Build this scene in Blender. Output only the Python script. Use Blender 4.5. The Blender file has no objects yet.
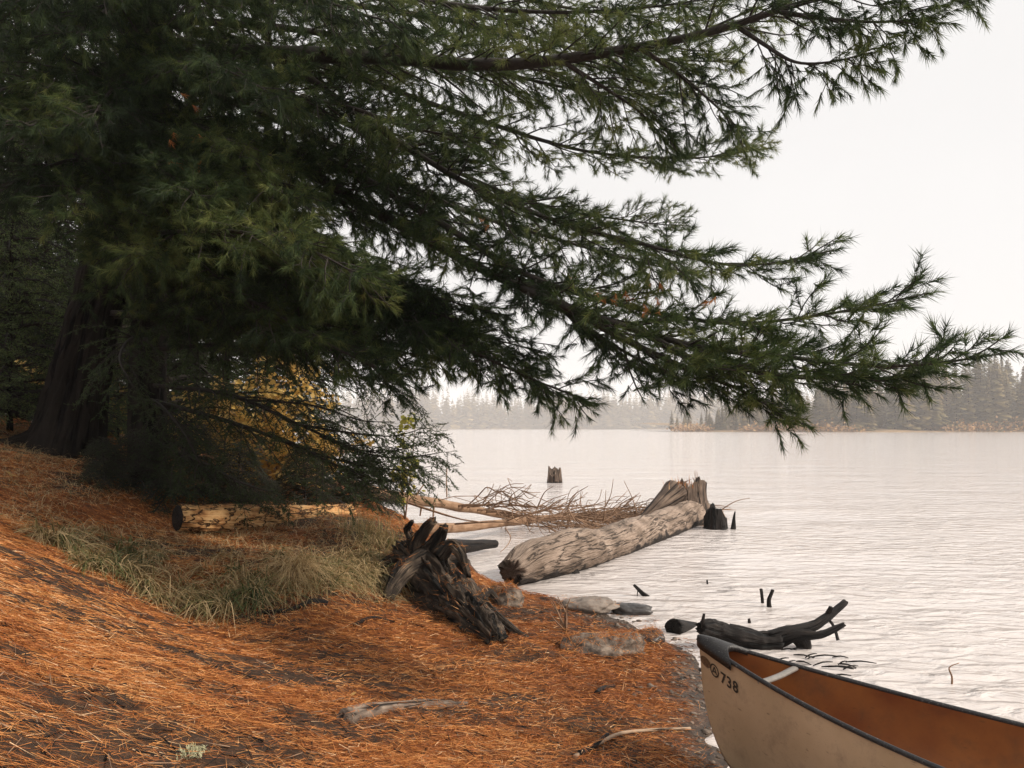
import bpy, math, random
import numpy as np
from mathutils import Vector

SC = bpy.context.scene
COL = SC.collection
rng = np.random.default_rng(11)
random.seed(5)
F, H, CX, HY = 820.0, 1.8, 512.0, 428.0      # focal length in px, eye height, principal column, horizon row


def W(px, py, d):
    return np.array([(px - CX) / F * d, d, H - (py - HY) / F * d])


# ------------------------------------------------------------------ noise
def _hash(i, j, k):
    h = (i * 374761393 + j * 668265263 + k * 2147483647 + 1013904223) & 0xFFFFFFFF
    h = ((h ^ (h >> 13)) * 1274126177) & 0xFFFFFFFF
    h = h ^ (h >> 16)
    return (h & 0xFFFFFF) / float(0xFFFFFF)


def vnoise(P):
    P = np.asarray(P, dtype=np.float64)
    I = np.floor(P).astype(np.int64)
    f = P - I
    f = f * f * (3 - 2 * f)
    r = 0
    for a in (0, 1):
        for b in (0, 1):
            for c in (0, 1):
                w = (f[..., 0] if a else 1 - f[..., 0]) * (f[..., 1] if b else 1 - f[..., 1]) * (f[..., 2] if c else 1 - f[..., 2])
                r = r + w * _hash(I[..., 0] + a, I[..., 1] + b, I[..., 2] + c)
    return r * 2 - 1


def fbm(P, o=4):
    P = np.asarray(P, dtype=np.float64)
    r, a = 0, 0.5
    for k in range(o):
        r = r + a * vnoise(P * (2 ** k) + 17.3 * k)
        a *= 0.5
    return r


def nrm(v):
    return v / np.maximum(np.linalg.norm(v, axis=-1, keepdims=True), 1e-9)


# ------------------------------------------------------------------ objects
def finish(o, parent):
    COL.objects.link(o)
    if parent is not None:
        o.parent = parent
    return o


def mesh_obj(name, verts, faces, mat, parent=None, loc=None, attrs=None, smooth=True):
    """verts in world space; faces: list of int arrays (n,3) / (n,4)."""
    verts = np.asarray(verts, dtype=np.float64)
    if loc is None:
        loc = np.array(world_loc(parent)) if parent is not None else np.zeros(3)
    v = (verts - np.asarray(loc)).astype(np.float32)
    me = bpy.data.meshes.new(name)
    me.vertices.add(len(v))
    me.vertices.foreach_set('co', v.ravel())
    li, st, n = [], [], 0
    for f in faces:
        f = np.asarray(f, dtype=np.int32)
        if len(f) == 0:
            continue
        k = f.shape[1]
        li.append(f.ravel())
        st.append(np.arange(len(f), dtype=np.int32) * k + n)
        n += f.size
    li = np.concatenate(li); st = np.concatenate(st)
    me.loops.add(len(li)); me.loops.foreach_set('vertex_index', li)
    me.polygons.add(len(st)); me.polygons.foreach_set('loop_start', st)
    me.update(calc_edges=True)
    me.validate()
    if smooth:
        me.polygons.foreach_set('use_smooth', np.ones(len(me.polygons), dtype=bool))
    for k, a in (attrs or {}).items():
        a = np.asarray(a, dtype=np.float32)
        if a.ndim == 1:
            at = me.attributes.new(k, 'FLOAT', 'POINT'); at.data.foreach_set('value', a)
        else:
            at = me.attributes.new(k, 'FLOAT_VECTOR', 'POINT'); at.data.foreach_set('vector', a.ravel())
    me.materials.append(mat)
    o = bpy.data.objects.new(name, me)
    if parent is None:
        o.location = loc
    else:
        pl = np.array(world_loc(parent))
        o.location = np.asarray(loc) - pl
    return finish(o, parent)


def world_loc(o):
    p = Vector((0, 0, 0))
    while o is not None:
        p = p + o.location
        o = o.parent
    return p


def tag(o, label, cat, group=None, kind=None):
    if label: o['label'] = label
    if cat: o['category'] = cat
    if group: o['group'] = group
    if kind: o['kind'] = kind
    return o


def thing(name, label, cat, loc, group=None):
    o = bpy.data.objects.new(name, None)
    o.empty_display_size = 0.2
    o.location = loc
    COL.objects.link(o)
    return tag(o, label, cat, group)


class Acc:
    """collects geometry with a tube coordinate and a tint per vertex"""
    def __init__(s):
        s.v, s.t, s.q, s.tc, s.ti, s.n = [], [], [], [], [], 0

    def add(s, v, tris=None, quads=None, tc=None, tint=None):
        v = np.asarray(v).reshape(-1, 3)
        if tris is not None and len(tris): s.t.append(np.asarray(tris) + s.n)
        if quads is not None and len(quads): s.q.append(np.asarray(quads) + s.n)
        s.v.append(v)
        s.tc.append(np.zeros_like(v) if tc is None else np.asarray(tc).reshape(-1, 3))
        s.ti.append(np.full(len(v), 0.5) if tint is None else np.asarray(tint).ravel())
        s.n += len(v)

    def build(s, name, mat, parent=None, loc=None, smooth=True):
        v = np.concatenate(s.v)
        faces = []
        if s.t: faces.append(np.concatenate(s.t))
        if s.q: faces.append(np.concatenate(s.q))
        return mesh_obj(name, v, faces, mat, parent, loc,
                        {'tubeco': np.concatenate(s.tc), 'tint': np.concatenate(s.ti)}, smooth)


def spline(pts, n=40):
    p = np.asarray(pts, dtype=float)
    p = np.vstack([2 * p[0] - p[1], p, 2 * p[-1] - p[-2]])
    segs = len(p) - 3
    u = np.linspace(0, segs - 1e-6, n * 3)
    i = u.astype(int); t = (u - i)[:, None]
    a, b, c, d = p[i], p[i + 1], p[i + 2], p[i + 3]
    q = 0.5 * (2 * b + (c - a) * t + (2 * a - 5 * b + 4 * c - d) * t ** 2 + (-a + 3 * b - 3 * c + d) * t ** 3)
    L = np.concatenate([[0], np.cumsum(np.linalg.norm(np.diff(q[:, :3], axis=0), axis=1))])
    s = np.linspace(0, L[-1], n)
    return np.stack([np.interp(s, L, q[:, k]) for k in range(q.shape[1])], 1)


def tube(acc, pts, rad, ns=8, amp=0.0, freq=3.0, stretch=0.25, caps=True, seed=0.0, tint=0.5, flat=None, capjit=0.0, octv=4, ridge=0.0, amp2=0.0, f2=8.0, twist=0.0):
    p = np.asarray(pts, dtype=float)[:, :3]
    n = len(p)
    rad = np.broadcast_to(np.asarray(rad, dtype=float), (n,))
    T = nrm(np.gradient(p, axis=0))
    ref = np.array([0, 0, 1.0]) if abs(T[0][2]) < 0.8 else np.array([0, 1.0, 0])
    N = np.zeros_like(p); 
    a = nrm(np.cross(T[0], ref)); N[0] = a
    for i in range(1, n):
        a = N[i - 1] - T[i] * np.dot(N[i - 1], T[i]); N[i] = nrm(a)
    B = np.cross(T, N)
    th = np.linspace(0, 2 * np.pi, ns, endpoint=False)
    c, s_ = np.cos(th), np.sin(th)
    L = np.concatenate([[0], np.cumsum(np.linalg.norm(np.diff(p, axis=0), axis=1))])
    r0 = max(rad.max(), 1e-4)
    tht = th[None] + twist * L[:, None]
    tc = np.stack([np.cos(tht) * r0, np.sin(tht) * r0, np.broadcast_to(L[:, None], (n, ns))], -1)
    R = np.broadcast_to(rad[:, None], (n, ns)).copy()
    if amp > 0:
        q = tc * np.array([freq, freq, freq * stretch]) + seed
        d = fbm(q, octv)
        if ridge > 0:
            d = d * (1 - ridge) - ridge * np.abs(fbm(q * 2.3 + 5, 3)) * 1.6
        R = R * (1 + 0) + amp * d * np.clip(R / r0 * 1.5, 0, 1)
    if amp2 > 0:
        g_ = np.abs(fbm(tc * np.array([f2, f2, f2 * .10]) + seed + 3.1, 4))
        g2_ = fbm(tc * np.array([f2 * 2.7, f2 * 2.7, f2 * .5]) + seed, 3)
        R = R + amp2 * (np.clip(g_ * 5, 0, 1) - 1) + amp2 * .35 * g2_
    cB = 1.0 if flat is None else flat
    V = p[:, None, :] + R[..., None] * (c[None, :, None] * N[:, None, :] + cB * s_[None, :, None] * B[:, None, :])
    if capjit:
        j0 = fbm(np.stack([c * 4 + seed, s_ * 4, c * 0 + 1.3], -1), 3) * capjit
        j1 = fbm(np.stack([c * 4 + seed, s_ * 4, c * 0 + 7.3], -1), 3) * capjit
        V[0] += -T[0][None] * np.abs(j0[:, None]) * 1.5; V[-1] += T[-1][None] * np.abs(j1[:, None]) * 1.5
    i = np.arange(n - 1)[:, None] * ns; j = np.arange(ns)[None]; k = (j + 1) % ns
    Q = np.stack([i + j, i + k, i + ns + k, i + ns + j], -1).reshape(-1, 4)
    V = V.reshape(-1, 3); tcf = tc.reshape(-1, 3)
    tri = None
    if caps:
        V = np.vstack([V, p[0], p[-1]]); tcf = np.vstack([tcf, [0, 0, 0], [0, 0, L[-1]]])
        jj = np.arange(ns); kk = (jj + 1) % ns
        tri = np.vstack([np.stack([kk, jj, np.full(ns, n * ns)], 1), np.stack([jj + (n - 1) * ns, kk + (n - 1) * ns, np.full(ns, n * ns + 1)], 1)])
    acc.add(V, tri, Q, tcf + np.array([seed, 0, 0]), np.full(len(V), tint))


def twigs(acc, A, B, ra, rb):
    """many straight three-sided twigs at once"""
    A = np.asarray(A); B = np.asarray(B); n = len(A)
    if n == 0: return
    T = nrm(B - A)
    ref = np.where(np.abs(T[:, 2:3]) < 0.8, np.array([[0, 0, 1.0]]), np.array([[0, 1.0, 0]]))
    N = nrm(np.cross(T, ref)); M = np.cross(T, N)
    V = np.zeros((n, 6, 3))
    for k in range(3):
        a = 2 * np.pi * k / 3
        o = math.cos(a) * N + math.sin(a) * M
        V[:, k] = A + o * np.reshape(ra, (-1, 1)); V[:, 3 + k] = B + o * np.reshape(rb, (-1, 1))
    q = np.array([[0, 1, 4, 3], [1, 2, 5, 4], [2, 0, 3, 5]])
    Q = (np.arange(n)[:, None, None] * 6 + q[None]).reshape(-1, 4)
    acc.add(V.reshape(-1, 3), None, Q, V.reshape(-1, 3))


# ------------------------------------------------------------------ materials
def mat_new(name):
    m = bpy.data.materials.new(name); m.use_nodes = True
    nt = m.node_tree; nt.nodes.clear()
    return m, nt, nt.nodes, nt.links


def N_(ns, t, **kw):
    n = ns.new(t)
    for k, v in kw.items(): setattr(n, k, v)
    return n


def ramp(ns, stops, interp='LINEAR'):
    r = ns.new('ShaderNodeValToRGB'); cr = r.color_ramp; cr.interpolation = interp
    while len(cr.elements) < len(stops): cr.elements.new(0.5)
    for e, (p, c) in zip(cr.elements, stops):
        e.position = p; e.color = (*c, 1)
    return r


def foliage_mat(name, stops, trans=0.3, rough=0.55, spec=0.3):
    m, nt, ns, lk = mat_new(name)
    at = N_(ns, 'ShaderNodeAttribute', attribute_name='tint')
    r = ramp(ns, stops); lk.new(at.outputs['Fac'], r.inputs[0])
    p = ns.new('ShaderNodeBsdfPrincipled'); p.inputs['Roughness'].default_value = rough
    p.inputs['Specular IOR Level'].default_value = spec
    t = ns.new('ShaderNodeBsdfTranslucent')
    mx = ns.new('ShaderNodeMixShader'); mx.inputs[0].default_value = trans
    o = ns.new('ShaderNodeOutputMaterial')
    lk.new(r.outputs[0], p.inputs['Base Color']); lk.new(r.outputs[0], t.inputs[0])
    lk.new(p.outputs[0], mx.inputs[1]); lk.new(t.outputs[0], mx.inputs[2]); lk.new(mx.outputs[0], o.inputs[0])
    return m


def wood_mat(name, stops, fine=60.0, stretch=0.06, big=5.0, bump=0.5, rough=0.85, crack=(0.02, 0.015, 0.012), crackpos=0.36, spec=0.25, dist=0.01, wet=0.0, net=0.0, netscale=10.0, netstretch=.3):
    """fibrous wood or bark in tube coordinates: long grain, big stains, dark cracks"""
    m, nt, ns, lk = mat_new(name)
    at = N_(ns, 'ShaderNodeAttribute', attribute_name='tubeco')
    mp = ns.new('ShaderNodeMapping'); mp.inputs['Scale'].default_value = (1, 1, stretch)
    lk.new(at.outputs['Vector'], mp.inputs[0])
    n1 = ns.new('ShaderNodeTexNoise'); n1.inputs['Scale'].default_value = fine; n1.inputs['Detail'].default_value = 6; n1.inputs['Roughness'].default_value = 0.65
    n2 = ns.new('ShaderNodeTexNoise'); n2.inputs['Scale'].default_value = big; n2.inputs['Detail'].default_value = 5
    n3 = ns.new('ShaderNodeTexNoise'); n3.inputs['Scale'].default_value = fine * 0.35; n3.inputs['Detail'].default_value = 4
    lk.new(mp.outputs[0], n1.inputs[0]); lk.new(at.outputs['Vector'], n2.inputs[0]); lk.new(mp.outputs[0], n3.inputs[0])
    ad = N_(ns, 'ShaderNodeMath', operation='ADD'); lk.new(n1.outputs[0], ad.inputs[0]); lk.new(n2.outputs[0], ad.inputs[1])
    hv = N_(ns, 'ShaderNodeMath', operation='MULTIPLY'); hv.inputs[1].default_value = 0.5; lk.new(ad.outputs[0], hv.inputs[0])
    r = ramp(ns, stops); lk.new(hv.outputs[0], r.inputs[0])
    cr = ramp(ns, [(crackpos - 0.03, (0, 0, 0)), (crackpos + 0.05, (1, 1, 1))]); lk.new(n3.outputs[0], cr.inputs[0])
    if net > 0:      # a network of narrow fissures
        mp2 = ns.new('ShaderNodeMapping'); mp2.inputs['Scale'].default_value = (1, 1, netstretch); lk.new(at.outputs['Vector'], mp2.inputs[0])
        n4 = ns.new('ShaderNodeTexNoise'); n4.inputs['Scale'].default_value = netscale; n4.inputs['Detail'].default_value = 5; n4.inputs['Roughness'].default_value = .6; n4.inputs['Distortion'].default_value = .4; lk.new(mp2.outputs[0], n4.inputs[0])
        sb = N_(ns, 'ShaderNodeMath', operation='SUBTRACT'); sb.inputs[1].default_value = .5; lk.new(n4.outputs[0], sb.inputs[0])
        ab = N_(ns, 'ShaderNodeMath', operation='ABSOLUTE'); lk.new(sb.outputs[0], ab.inputs[0])
        nr_ = N_(ns, 'ShaderNodeMapRange'); nr_.inputs[1].default_value = net * .25; nr_.inputs[2].default_value = net; lk.new(ab.outputs[0], nr_.inputs[0])
        cm_ = N_(ns, 'ShaderNodeMath', operation='MULTIPLY'); lk.new(nr_.outputs[0], cm_.inputs[0]); lk.new(cr.outputs[0], cm_.inputs[1]); cr = cm_
    mx = N_(ns, 'ShaderNodeMixRGB'); mx.inputs[1].default_value = (*crack, 1); lk.new(cr.outputs[0], mx.inputs[0]); lk.new(r.outputs[0], mx.inputs[2])
    p = ns.new('ShaderNodeBsdfPrincipled'); p.inputs['Roughness'].default_value = rough; p.inputs['Specular IOR Level'].default_value = spec
    if wet > 0:
        geo = ns.new('ShaderNodeNewGeometry'); sp = ns.new('ShaderNodeSeparateXYZ'); lk.new(geo.outputs['Position'], sp.inputs[0])
        wz = N_(ns, 'ShaderNodeMath', operation='MULTIPLY_ADD'); wz.inputs[1].default_value = -wet; lk.new(n2.outputs[0], wz.inputs[0]); lk.new(sp.outputs[2], wz.inputs[2])
        wr = N_(ns, 'ShaderNodeMapRange'); wr.inputs[1].default_value = -.42 * wet; wr.inputs[2].default_value = -.42 * wet + .05; lk.new(wz.outputs[0], wr.inputs[0])
        wm = N_(ns, 'ShaderNodeMixRGB'); wm.inputs[1].default_value = (.022, .016, .013, 1); lk.new(wr.outputs[0], wm.inputs[0]); lk.new(mx.outputs[0], wm.inputs[2])
        mx = wm
    lk.new(mx.outputs[0], p.inputs['Base Color'])
    sm = N_(ns, 'ShaderNodeMath', operation='ADD'); lk.new(n1.outputs[0], sm.inputs[0]); lk.new(cr.outputs[0], sm.inputs[1])
    b = ns.new('ShaderNodeBump'); b.inputs['Strength'].default_value = bump; b.inputs['Distance'].default_value = dist
    lk.new(sm.outputs[0], b.inputs['Height']); lk.new(b.outputs[0], p.inputs['Normal'])
    o = ns.new('ShaderNodeOutputMaterial'); lk.new(p.outputs[0], o.inputs[0])
    return m


def noise_mat(name, stops, scale=8, detail=6, bump=0.3, rough=0.8, spec=0.3, dist=0.02, metallic=0.0):
    m, nt, ns, lk = mat_new(name)
    tc = ns.new('ShaderNodeTexCoord')
    n = ns.new('ShaderNodeTexNoise'); n.inputs['Scale'].default_value = scale; n.inputs['Detail'].default_value = detail; n.inputs['Roughness'].default_value = 0.6
    lk.new(tc.outputs['Object'], n.inputs[0])
    r = ramp(ns, stops); lk.new(n.outputs[0], r.inputs[0])
    p = ns.new('ShaderNodeBsdfPrincipled'); p.inputs['Roughness'].default_value = rough; p.inputs['Specular IOR Level'].default_value = spec
    lk.new(r.outputs[0], p.inputs['Base Color'])
    if bump:
        b = ns.new('ShaderNodeBump'); b.inputs['Strength'].default_value = bump; b.inputs['Distance'].default_value = dist
        lk.new(n.outputs[0], b.inputs['Height']); lk.new(b.outputs[0], p.inputs['Normal'])
    o = ns.new('ShaderNodeOutputMaterial'); lk.new(p.outputs[0], o.inputs[0])
    return m


M = {}
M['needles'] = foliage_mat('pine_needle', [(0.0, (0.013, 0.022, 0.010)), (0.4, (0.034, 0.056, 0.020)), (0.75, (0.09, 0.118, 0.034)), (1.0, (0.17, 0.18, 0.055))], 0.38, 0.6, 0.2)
M['dead_needles'] = foliage_mat('dead_needle', [(0, (0.28, 0.09, 0.025)), (1, (0.48, 0.20, 0.06))], 0.4)
M['hemlock'] = foliage_mat('hemlock_needle', [(0.0, (0.020, 0.032, 0.014)), (0.5, (0.052, 0.076, 0.028)), (0.85, (0.09, 0.12, 0.042)), (1.0, (0.13, 0.13, 0.05))], 0.4, 0.6, 0.2)
M['woodland'] = foliage_mat('woodland_needle', [(0.0, (0.022, 0.040, 0.014)), (0.5, (0.055, 0.085, 0.026)), (1.0, (0.13, 0.15, 0.045))], 0.4, 0.6, 0.15)
M['fir_sunlit'] = foliage_mat('fir_needle', [(0.0, (0.06, 0.10, 0.035)), (0.5, (0.13, 0.18, 0.06)), (1.0, (0.24, 0.27, 0.09))], 0.45)  # sunlight on the young firs is painted into this brightened green
M['yellow_leaf'] = foliage_mat('yellow_leaf', [(0.0, (0.40, 0.27, 0.07)), (0.5, (0.70, 0.48, 0.15)), (1.0, (0.84, 0.64, 0.26))], 0.72)
M['lime_leaf'] = foliage_mat('lime_leaf', [(0.0, (0.22, 0.22, 0.04)), (0.5, (0.38, 0.36, 0.07)), (1.0, (0.5, 0.42, 0.10))], 0.5)
M['litter'] = foliage_mat('fallen_needle', [(0.0, (0.10, 0.032, 0.012)), (0.35, (0.30, 0.092, 0.022)), (0.65, (0.47, 0.18, 0.048)), (0.88, (0.62, 0.31, 0.11)), (1.0, (0.70, 0.46, 0.26))], 0.08, 0.6, 0.25)
M['grass'] = foliage_mat('grass_blade', [(0.0, (0.045, 0.065, 0.022)), (0.3, (0.10, 0.12, 0.04)), (0.55, (0.28, 0.20, 0.09)), (1.0, (0.55, 0.40, 0.22))], 0.25)
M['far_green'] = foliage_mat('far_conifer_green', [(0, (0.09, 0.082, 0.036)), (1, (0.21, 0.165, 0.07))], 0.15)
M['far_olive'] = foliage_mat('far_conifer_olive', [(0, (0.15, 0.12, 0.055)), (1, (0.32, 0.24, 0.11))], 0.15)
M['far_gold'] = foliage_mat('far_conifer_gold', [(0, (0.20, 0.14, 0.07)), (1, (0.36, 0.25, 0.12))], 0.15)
M['shore_brush'] = foliage_mat('shore_brush', [(0, (0.16, 0.09, 0.045)), (0.5, (0.34, 0.17, 0.06)), (1, (0.45, 0.28, 0.12))], 0.1)
M['bark'] = wood_mat('pine_bark', [(0.3, (0.010, 0.008, 0.007)), (0.5, (0.021, 0.017, 0.014)), (0.7, (0.042, 0.034, 0.028))], 30, 0.16, 3, 1.0, 0.9, (0.004, 0.003, 0.003), 0.42, 0.1, dist=0.05)
M['twig_bark'] = noise_mat('twig_bark', [(0.3, (0.014, 0.011, 0.009)), (0.7, (0.038, 0.030, 0.024))], 30, 4, 0.2)
M['peeled'] = wood_mat('peeled_wood', [(0.32, (0.10, 0.042, 0.016)), (0.45, (0.46, 0.22, 0.08)), (0.55, (0.68, 0.40, 0.17)), (0.68, (0.78, 0.52, 0.27))], 70, 0.12, 9, 1.0, 0.7, (0.06, 0.028, 0.012), 0.34, dist=0.02, net=.035, netscale=9, netstretch=.5)
M['rotten'] = wood_mat('rotten_wood', [(0.32, (0.008, 0.006, 0.005)), (0.48, (0.034, 0.024, 0.017)), (0.6, (0.12, 0.088, 0.062)), (0.72, (0.32, 0.24, 0.175))], 42, 0.12, 6, 1.0, 0.8, (0.006, 0.005, 0.004), 0.43, dist=0.025)
M['drift'] = wood_mat('weathered_log', [(0.32, (0.07, 0.050, 0.037)), (0.46, (0.19, 0.138, 0.103)), (0.58, (0.33, 0.25, 0.195)), (0.72, (0.43, 0.345, 0.275))], 60, 0.09, 2.2, 1.0, 0.8, (0.055, 0.040, 0.031), 0.33, net=.014, netscale=5, netstretch=.12, dist=0.03, wet=.55)
M['stump'] = wood_mat('stump_wood', [(0.3, (0.035, 0.025, 0.019)), (0.5, (0.105, 0.074, 0.056)), (0.7, (0.29, 0.21, 0.155))], 30, 0.09, 4, 1.0, 0.85, (0.02, 0.014, 0.011), 0.42, dist=0.03, wet=.25)
M['fallen'] = wood_mat('fallen_bark', [(0.3, (0.10, 0.055, 0.03)), (0.5, (0.22, 0.13, 0.076)), (0.7, (0.36, 0.24, 0.155))], 24, 0.2, 4, 0.5, 0.8, (0.12, 0.06, 0.035), 0.3)
M['brush'] = noise_mat('brush_bark', [(0.3, (0.11, 0.062, 0.038)), (0.7, (0.31, 0.19, 0.115))], 12, 4, 0.2)
M['wet_or_shaded_wood'] = wood_mat('wet_or_shaded_black_wood', [(0.32, (0.006, 0.005, 0.0045)), (0.58, (0.016, 0.012, 0.010)), (0.74, (0.07, 0.052, 0.042))], 50, 0.1, 8, 1.0, 0.6, (0.003, 0.003, 0.003), 0.42, 0.2, dist=0.02)
M['stick'] = wood_mat('dry_stick', [(0.3, (0.20, 0.13, 0.085)), (0.7, (0.44, 0.32, 0.22))], 80, 0.1, 10, 0.4)
M['greystick'] = wood_mat('grey_stick', [(0.3, (0.05, 0.036, 0.028)), (0.5, (0.17, 0.125, 0.095)), (0.7, (0.34, 0.27, 0.21))], 60, 0.1, 10, 0.8, 0.85, (0.015, 0.01, 0.008), 0.42)
M['rock_dark'] = noise_mat('wet_rock', [(0.3, (0.015, 0.013, 0.012)), (0.7, (0.06, 0.052, 0.047))], 14, 6, 0.5, 0.4, 0.5)
M['rock_pale'] = noise_mat('pale_rock', [(0.3, (0.11, 0.088, 0.073)), (0.7, (0.29, 0.24, 0.20))], 12, 6, 0.4, 0.7)
M['rock_moss'] = noise_mat('bank_rock', [(0.32, (0.035, 0.028, 0.022)), (0.5, (0.13, 0.10, 0.078)), (0.7, (0.28, 0.22, 0.17))], 16, 8, 0.8, 0.85)
M['lichen'] = noise_mat('lichen', [(0.3, (0.22, 0.20, 0.10)), (0.7, (0.42, 0.40, 0.25))], 60, 6, 0.8)


# ------------------------------------------------------------------ terrain
CTRL = [(W(*c)) for c in [
    (0, 768, 2.6), (150, 768, 3.0), (300, 768, 3.4), (450, 768, 3.8), (600, 768, 4.05), (700, 768, 4.2),
    (0, 680, 3.2), (150, 680, 3.9), (300, 680, 4.7), (450, 680, 5.2), (600, 680, 5.5), (660, 680, 5.65),
    (0, 620, 3.9), (100, 620, 4.6), (200, 627, 5.7), (270, 622, 5.9), (350, 620, 6.2), (500, 620, 6.9), (600, 625, 7.25),
    (0, 570, 4.8), (50, 575, 5.3), (100, 560, 6.3), (200, 575, 6.5), (300, 575, 6.75), (380, 580, 7.4), (500, 588, 8.3),
    (0, 520, 6.2), (100, 530, 7.1), (200, 533, 7.8), (300, 533, 7.9), (370, 533, 8.2), (430, 545, 8.8),
    (0, 480, 7.2), (100, 480, 8.0), (200, 490, 9.2), (300, 500, 9.5), (360, 500, 9.9), (0, 447, 8.2), (120, 455, 9.0)]]
SHORE = [(1.15, -6), (1.12, 0), (1.10, 2.0), (1.10, 3.4), (1.19, 4.3), (1.22, 5.2), (1.40, 6.0), (1.42, 6.6), (1.15, 7.3), (0.85, 8.0), (0.4, 8.6), (-0.05, 8.95),
         (-0.3, 9.6), (-0.5, 10.6), (-0.9, 12.0), (-1.7, 13.6), (-3.0, 16), (-4.6, 20), (-7, 30), (-12, 50)]
OTHER = [(0, 0, .25), (-1.5, 0, .8), (-3, 0, 1.5), (0.4, -6, .25), (-6, -6, 2), (-6, 2, 2.0), (-3.2, 3.5, 1.45), (-7, 6, 2.1), (-14, 6, 2.6), (-14, -8, 2.6),
         (-5, 12, 1.5), (-9, 14, 2.0), (-3, 12, .85), (-1.6, 11.3, .6), (-8, 22, 1.2), (-14, 34, 1.5), (-20, 20, 2.5), (-25, 60, 1.5), (-16, 60, .4),
         (0, 20, -.9), (0.2, 13.5, -.4), (0.5, 10.5, -.25), (2.6, 8, -.4), (2.2, 5.6, -.25), (2.6, 3, -.4), (2.4, 0, -.4), (5, 2, -.8), (6, 8, -.9), (10, 12, -1.2), (10, -6, -1.2),
         (0, 40, -1.2), (-6, 45, -.9), (3, -8, -.4), (20, 30, -1.4), (25, 0, -1.4), (-2.2, 20, -.6), (-0.2, 15, -.6)]
_cp = np.array([list(c) for c in CTRL] + [[x, y, 0.0] for x, y in SHORE] + [list(o) for o in OTHER])
_cx, _cz = _cp[:, :2], _cp[:, 2]
_phi = lambda r2: np.sqrt(r2 + 0.25)
_A = _phi(((_cx[:, None] - _cx[None]) ** 2).sum(-1))
_n = len(_cp)
_A = np.block([[_A - 1e-3 * np.eye(_n) * -1, np.ones((_n, 1))], [np.ones((1, _n)), np.zeros((1, 1))]])
_w = np.linalg.solve(_A, np.append(_cz, 0))


def ground_z(x, y, micro=True):
    x = np.atleast_1d(np.asarray(x, float)); y = np.atleast_1d(np.asarray(y, float))
    z = np.zeros_like(x) + _w[-1]
    for i in range(_n):
        z = z + _w[i] * _phi((x - _cx[i, 0]) ** 2 + (y - _cx[i, 1]) ** 2)
    r = np.hypot(x, y)
    k = np.clip((r - 60) / 50, 0, 1); k = k * k * (3 - 2 * k)
    z = np.clip(z, -1.5, 4.0) * (1 - k) - 1.5 * k
    if micro:
        P = np.stack([x * 0.75 + 0.45 * y, y * 1.2 - 0.3 * x, x * 0], -1)
        near = np.clip((16 - r) / 6, 0, 1) * np.clip((z + 0.25) / 0.3, 0, 1)
        land = np.clip(z / 0.25, 0.25, 1)
        z = z + near * np.clip((0.35 - np.abs(z)) / 0.3, 0, 1) * 0.055 * fbm(np.stack([x, y, x * 0 + 6], -1) * 2.4, 3)
        z = z + near * land * (0.05 * fbm(P * 2.6, 3) + 0.048 * fbm(P * np.array([6., 11., 1]) + 9, 4))
    return z


def gz(x, y): return float(ground_z(x, y)[0])


def axis(*segs):
    out = []
    for a, b, n in segs: out.append(np.linspace(a, b, n, endpoint=False))
    return np.unique(np.concatenate(out + [[segs[-1][1]]]))


gx = axis((-1380, -60, 18), (-60, -12, 40), (-12, -5.6, 44), (-5.6, 2.2, 270), (2.2, 8, 40), (8, 60, 30), (60, 1380, 18))
gy = axis((-50, 0.0, 50), (0.0, 1.8, 24), (1.8, 7.2, 210), (7.2, 13, 110), (13, 30, 50), (30, 110, 40), (110, 1480, 18))
GX, GY = np.meshgrid(gx, gy)
GZ = ground_z(GX.ravel(), GY.ravel())
gi = np.arange(len(gy) - 1)[:, None] * len(gx) + np.arange(len(gx) - 1)[None]
gq = np.stack([gi, gi + 1, gi + 1 + len(gx), gi + len(gx)], -1).reshape(-1, 4)


def litter_mask(x, y):
    """where needles lie thick (1) and where dark humus shows (0)"""
    P = np.stack([x * 1.1 + 0.75 * y, (y * 1.0 - 0.62 * x) * 2.6, x * 0 + 3], -1)
    Q = np.stack([x, y, x * 0], -1)
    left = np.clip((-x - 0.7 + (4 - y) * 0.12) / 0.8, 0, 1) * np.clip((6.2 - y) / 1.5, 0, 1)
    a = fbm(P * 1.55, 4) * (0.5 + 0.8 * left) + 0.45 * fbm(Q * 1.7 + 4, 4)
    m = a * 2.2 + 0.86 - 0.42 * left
    return np.clip(m, 0, 1)


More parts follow.
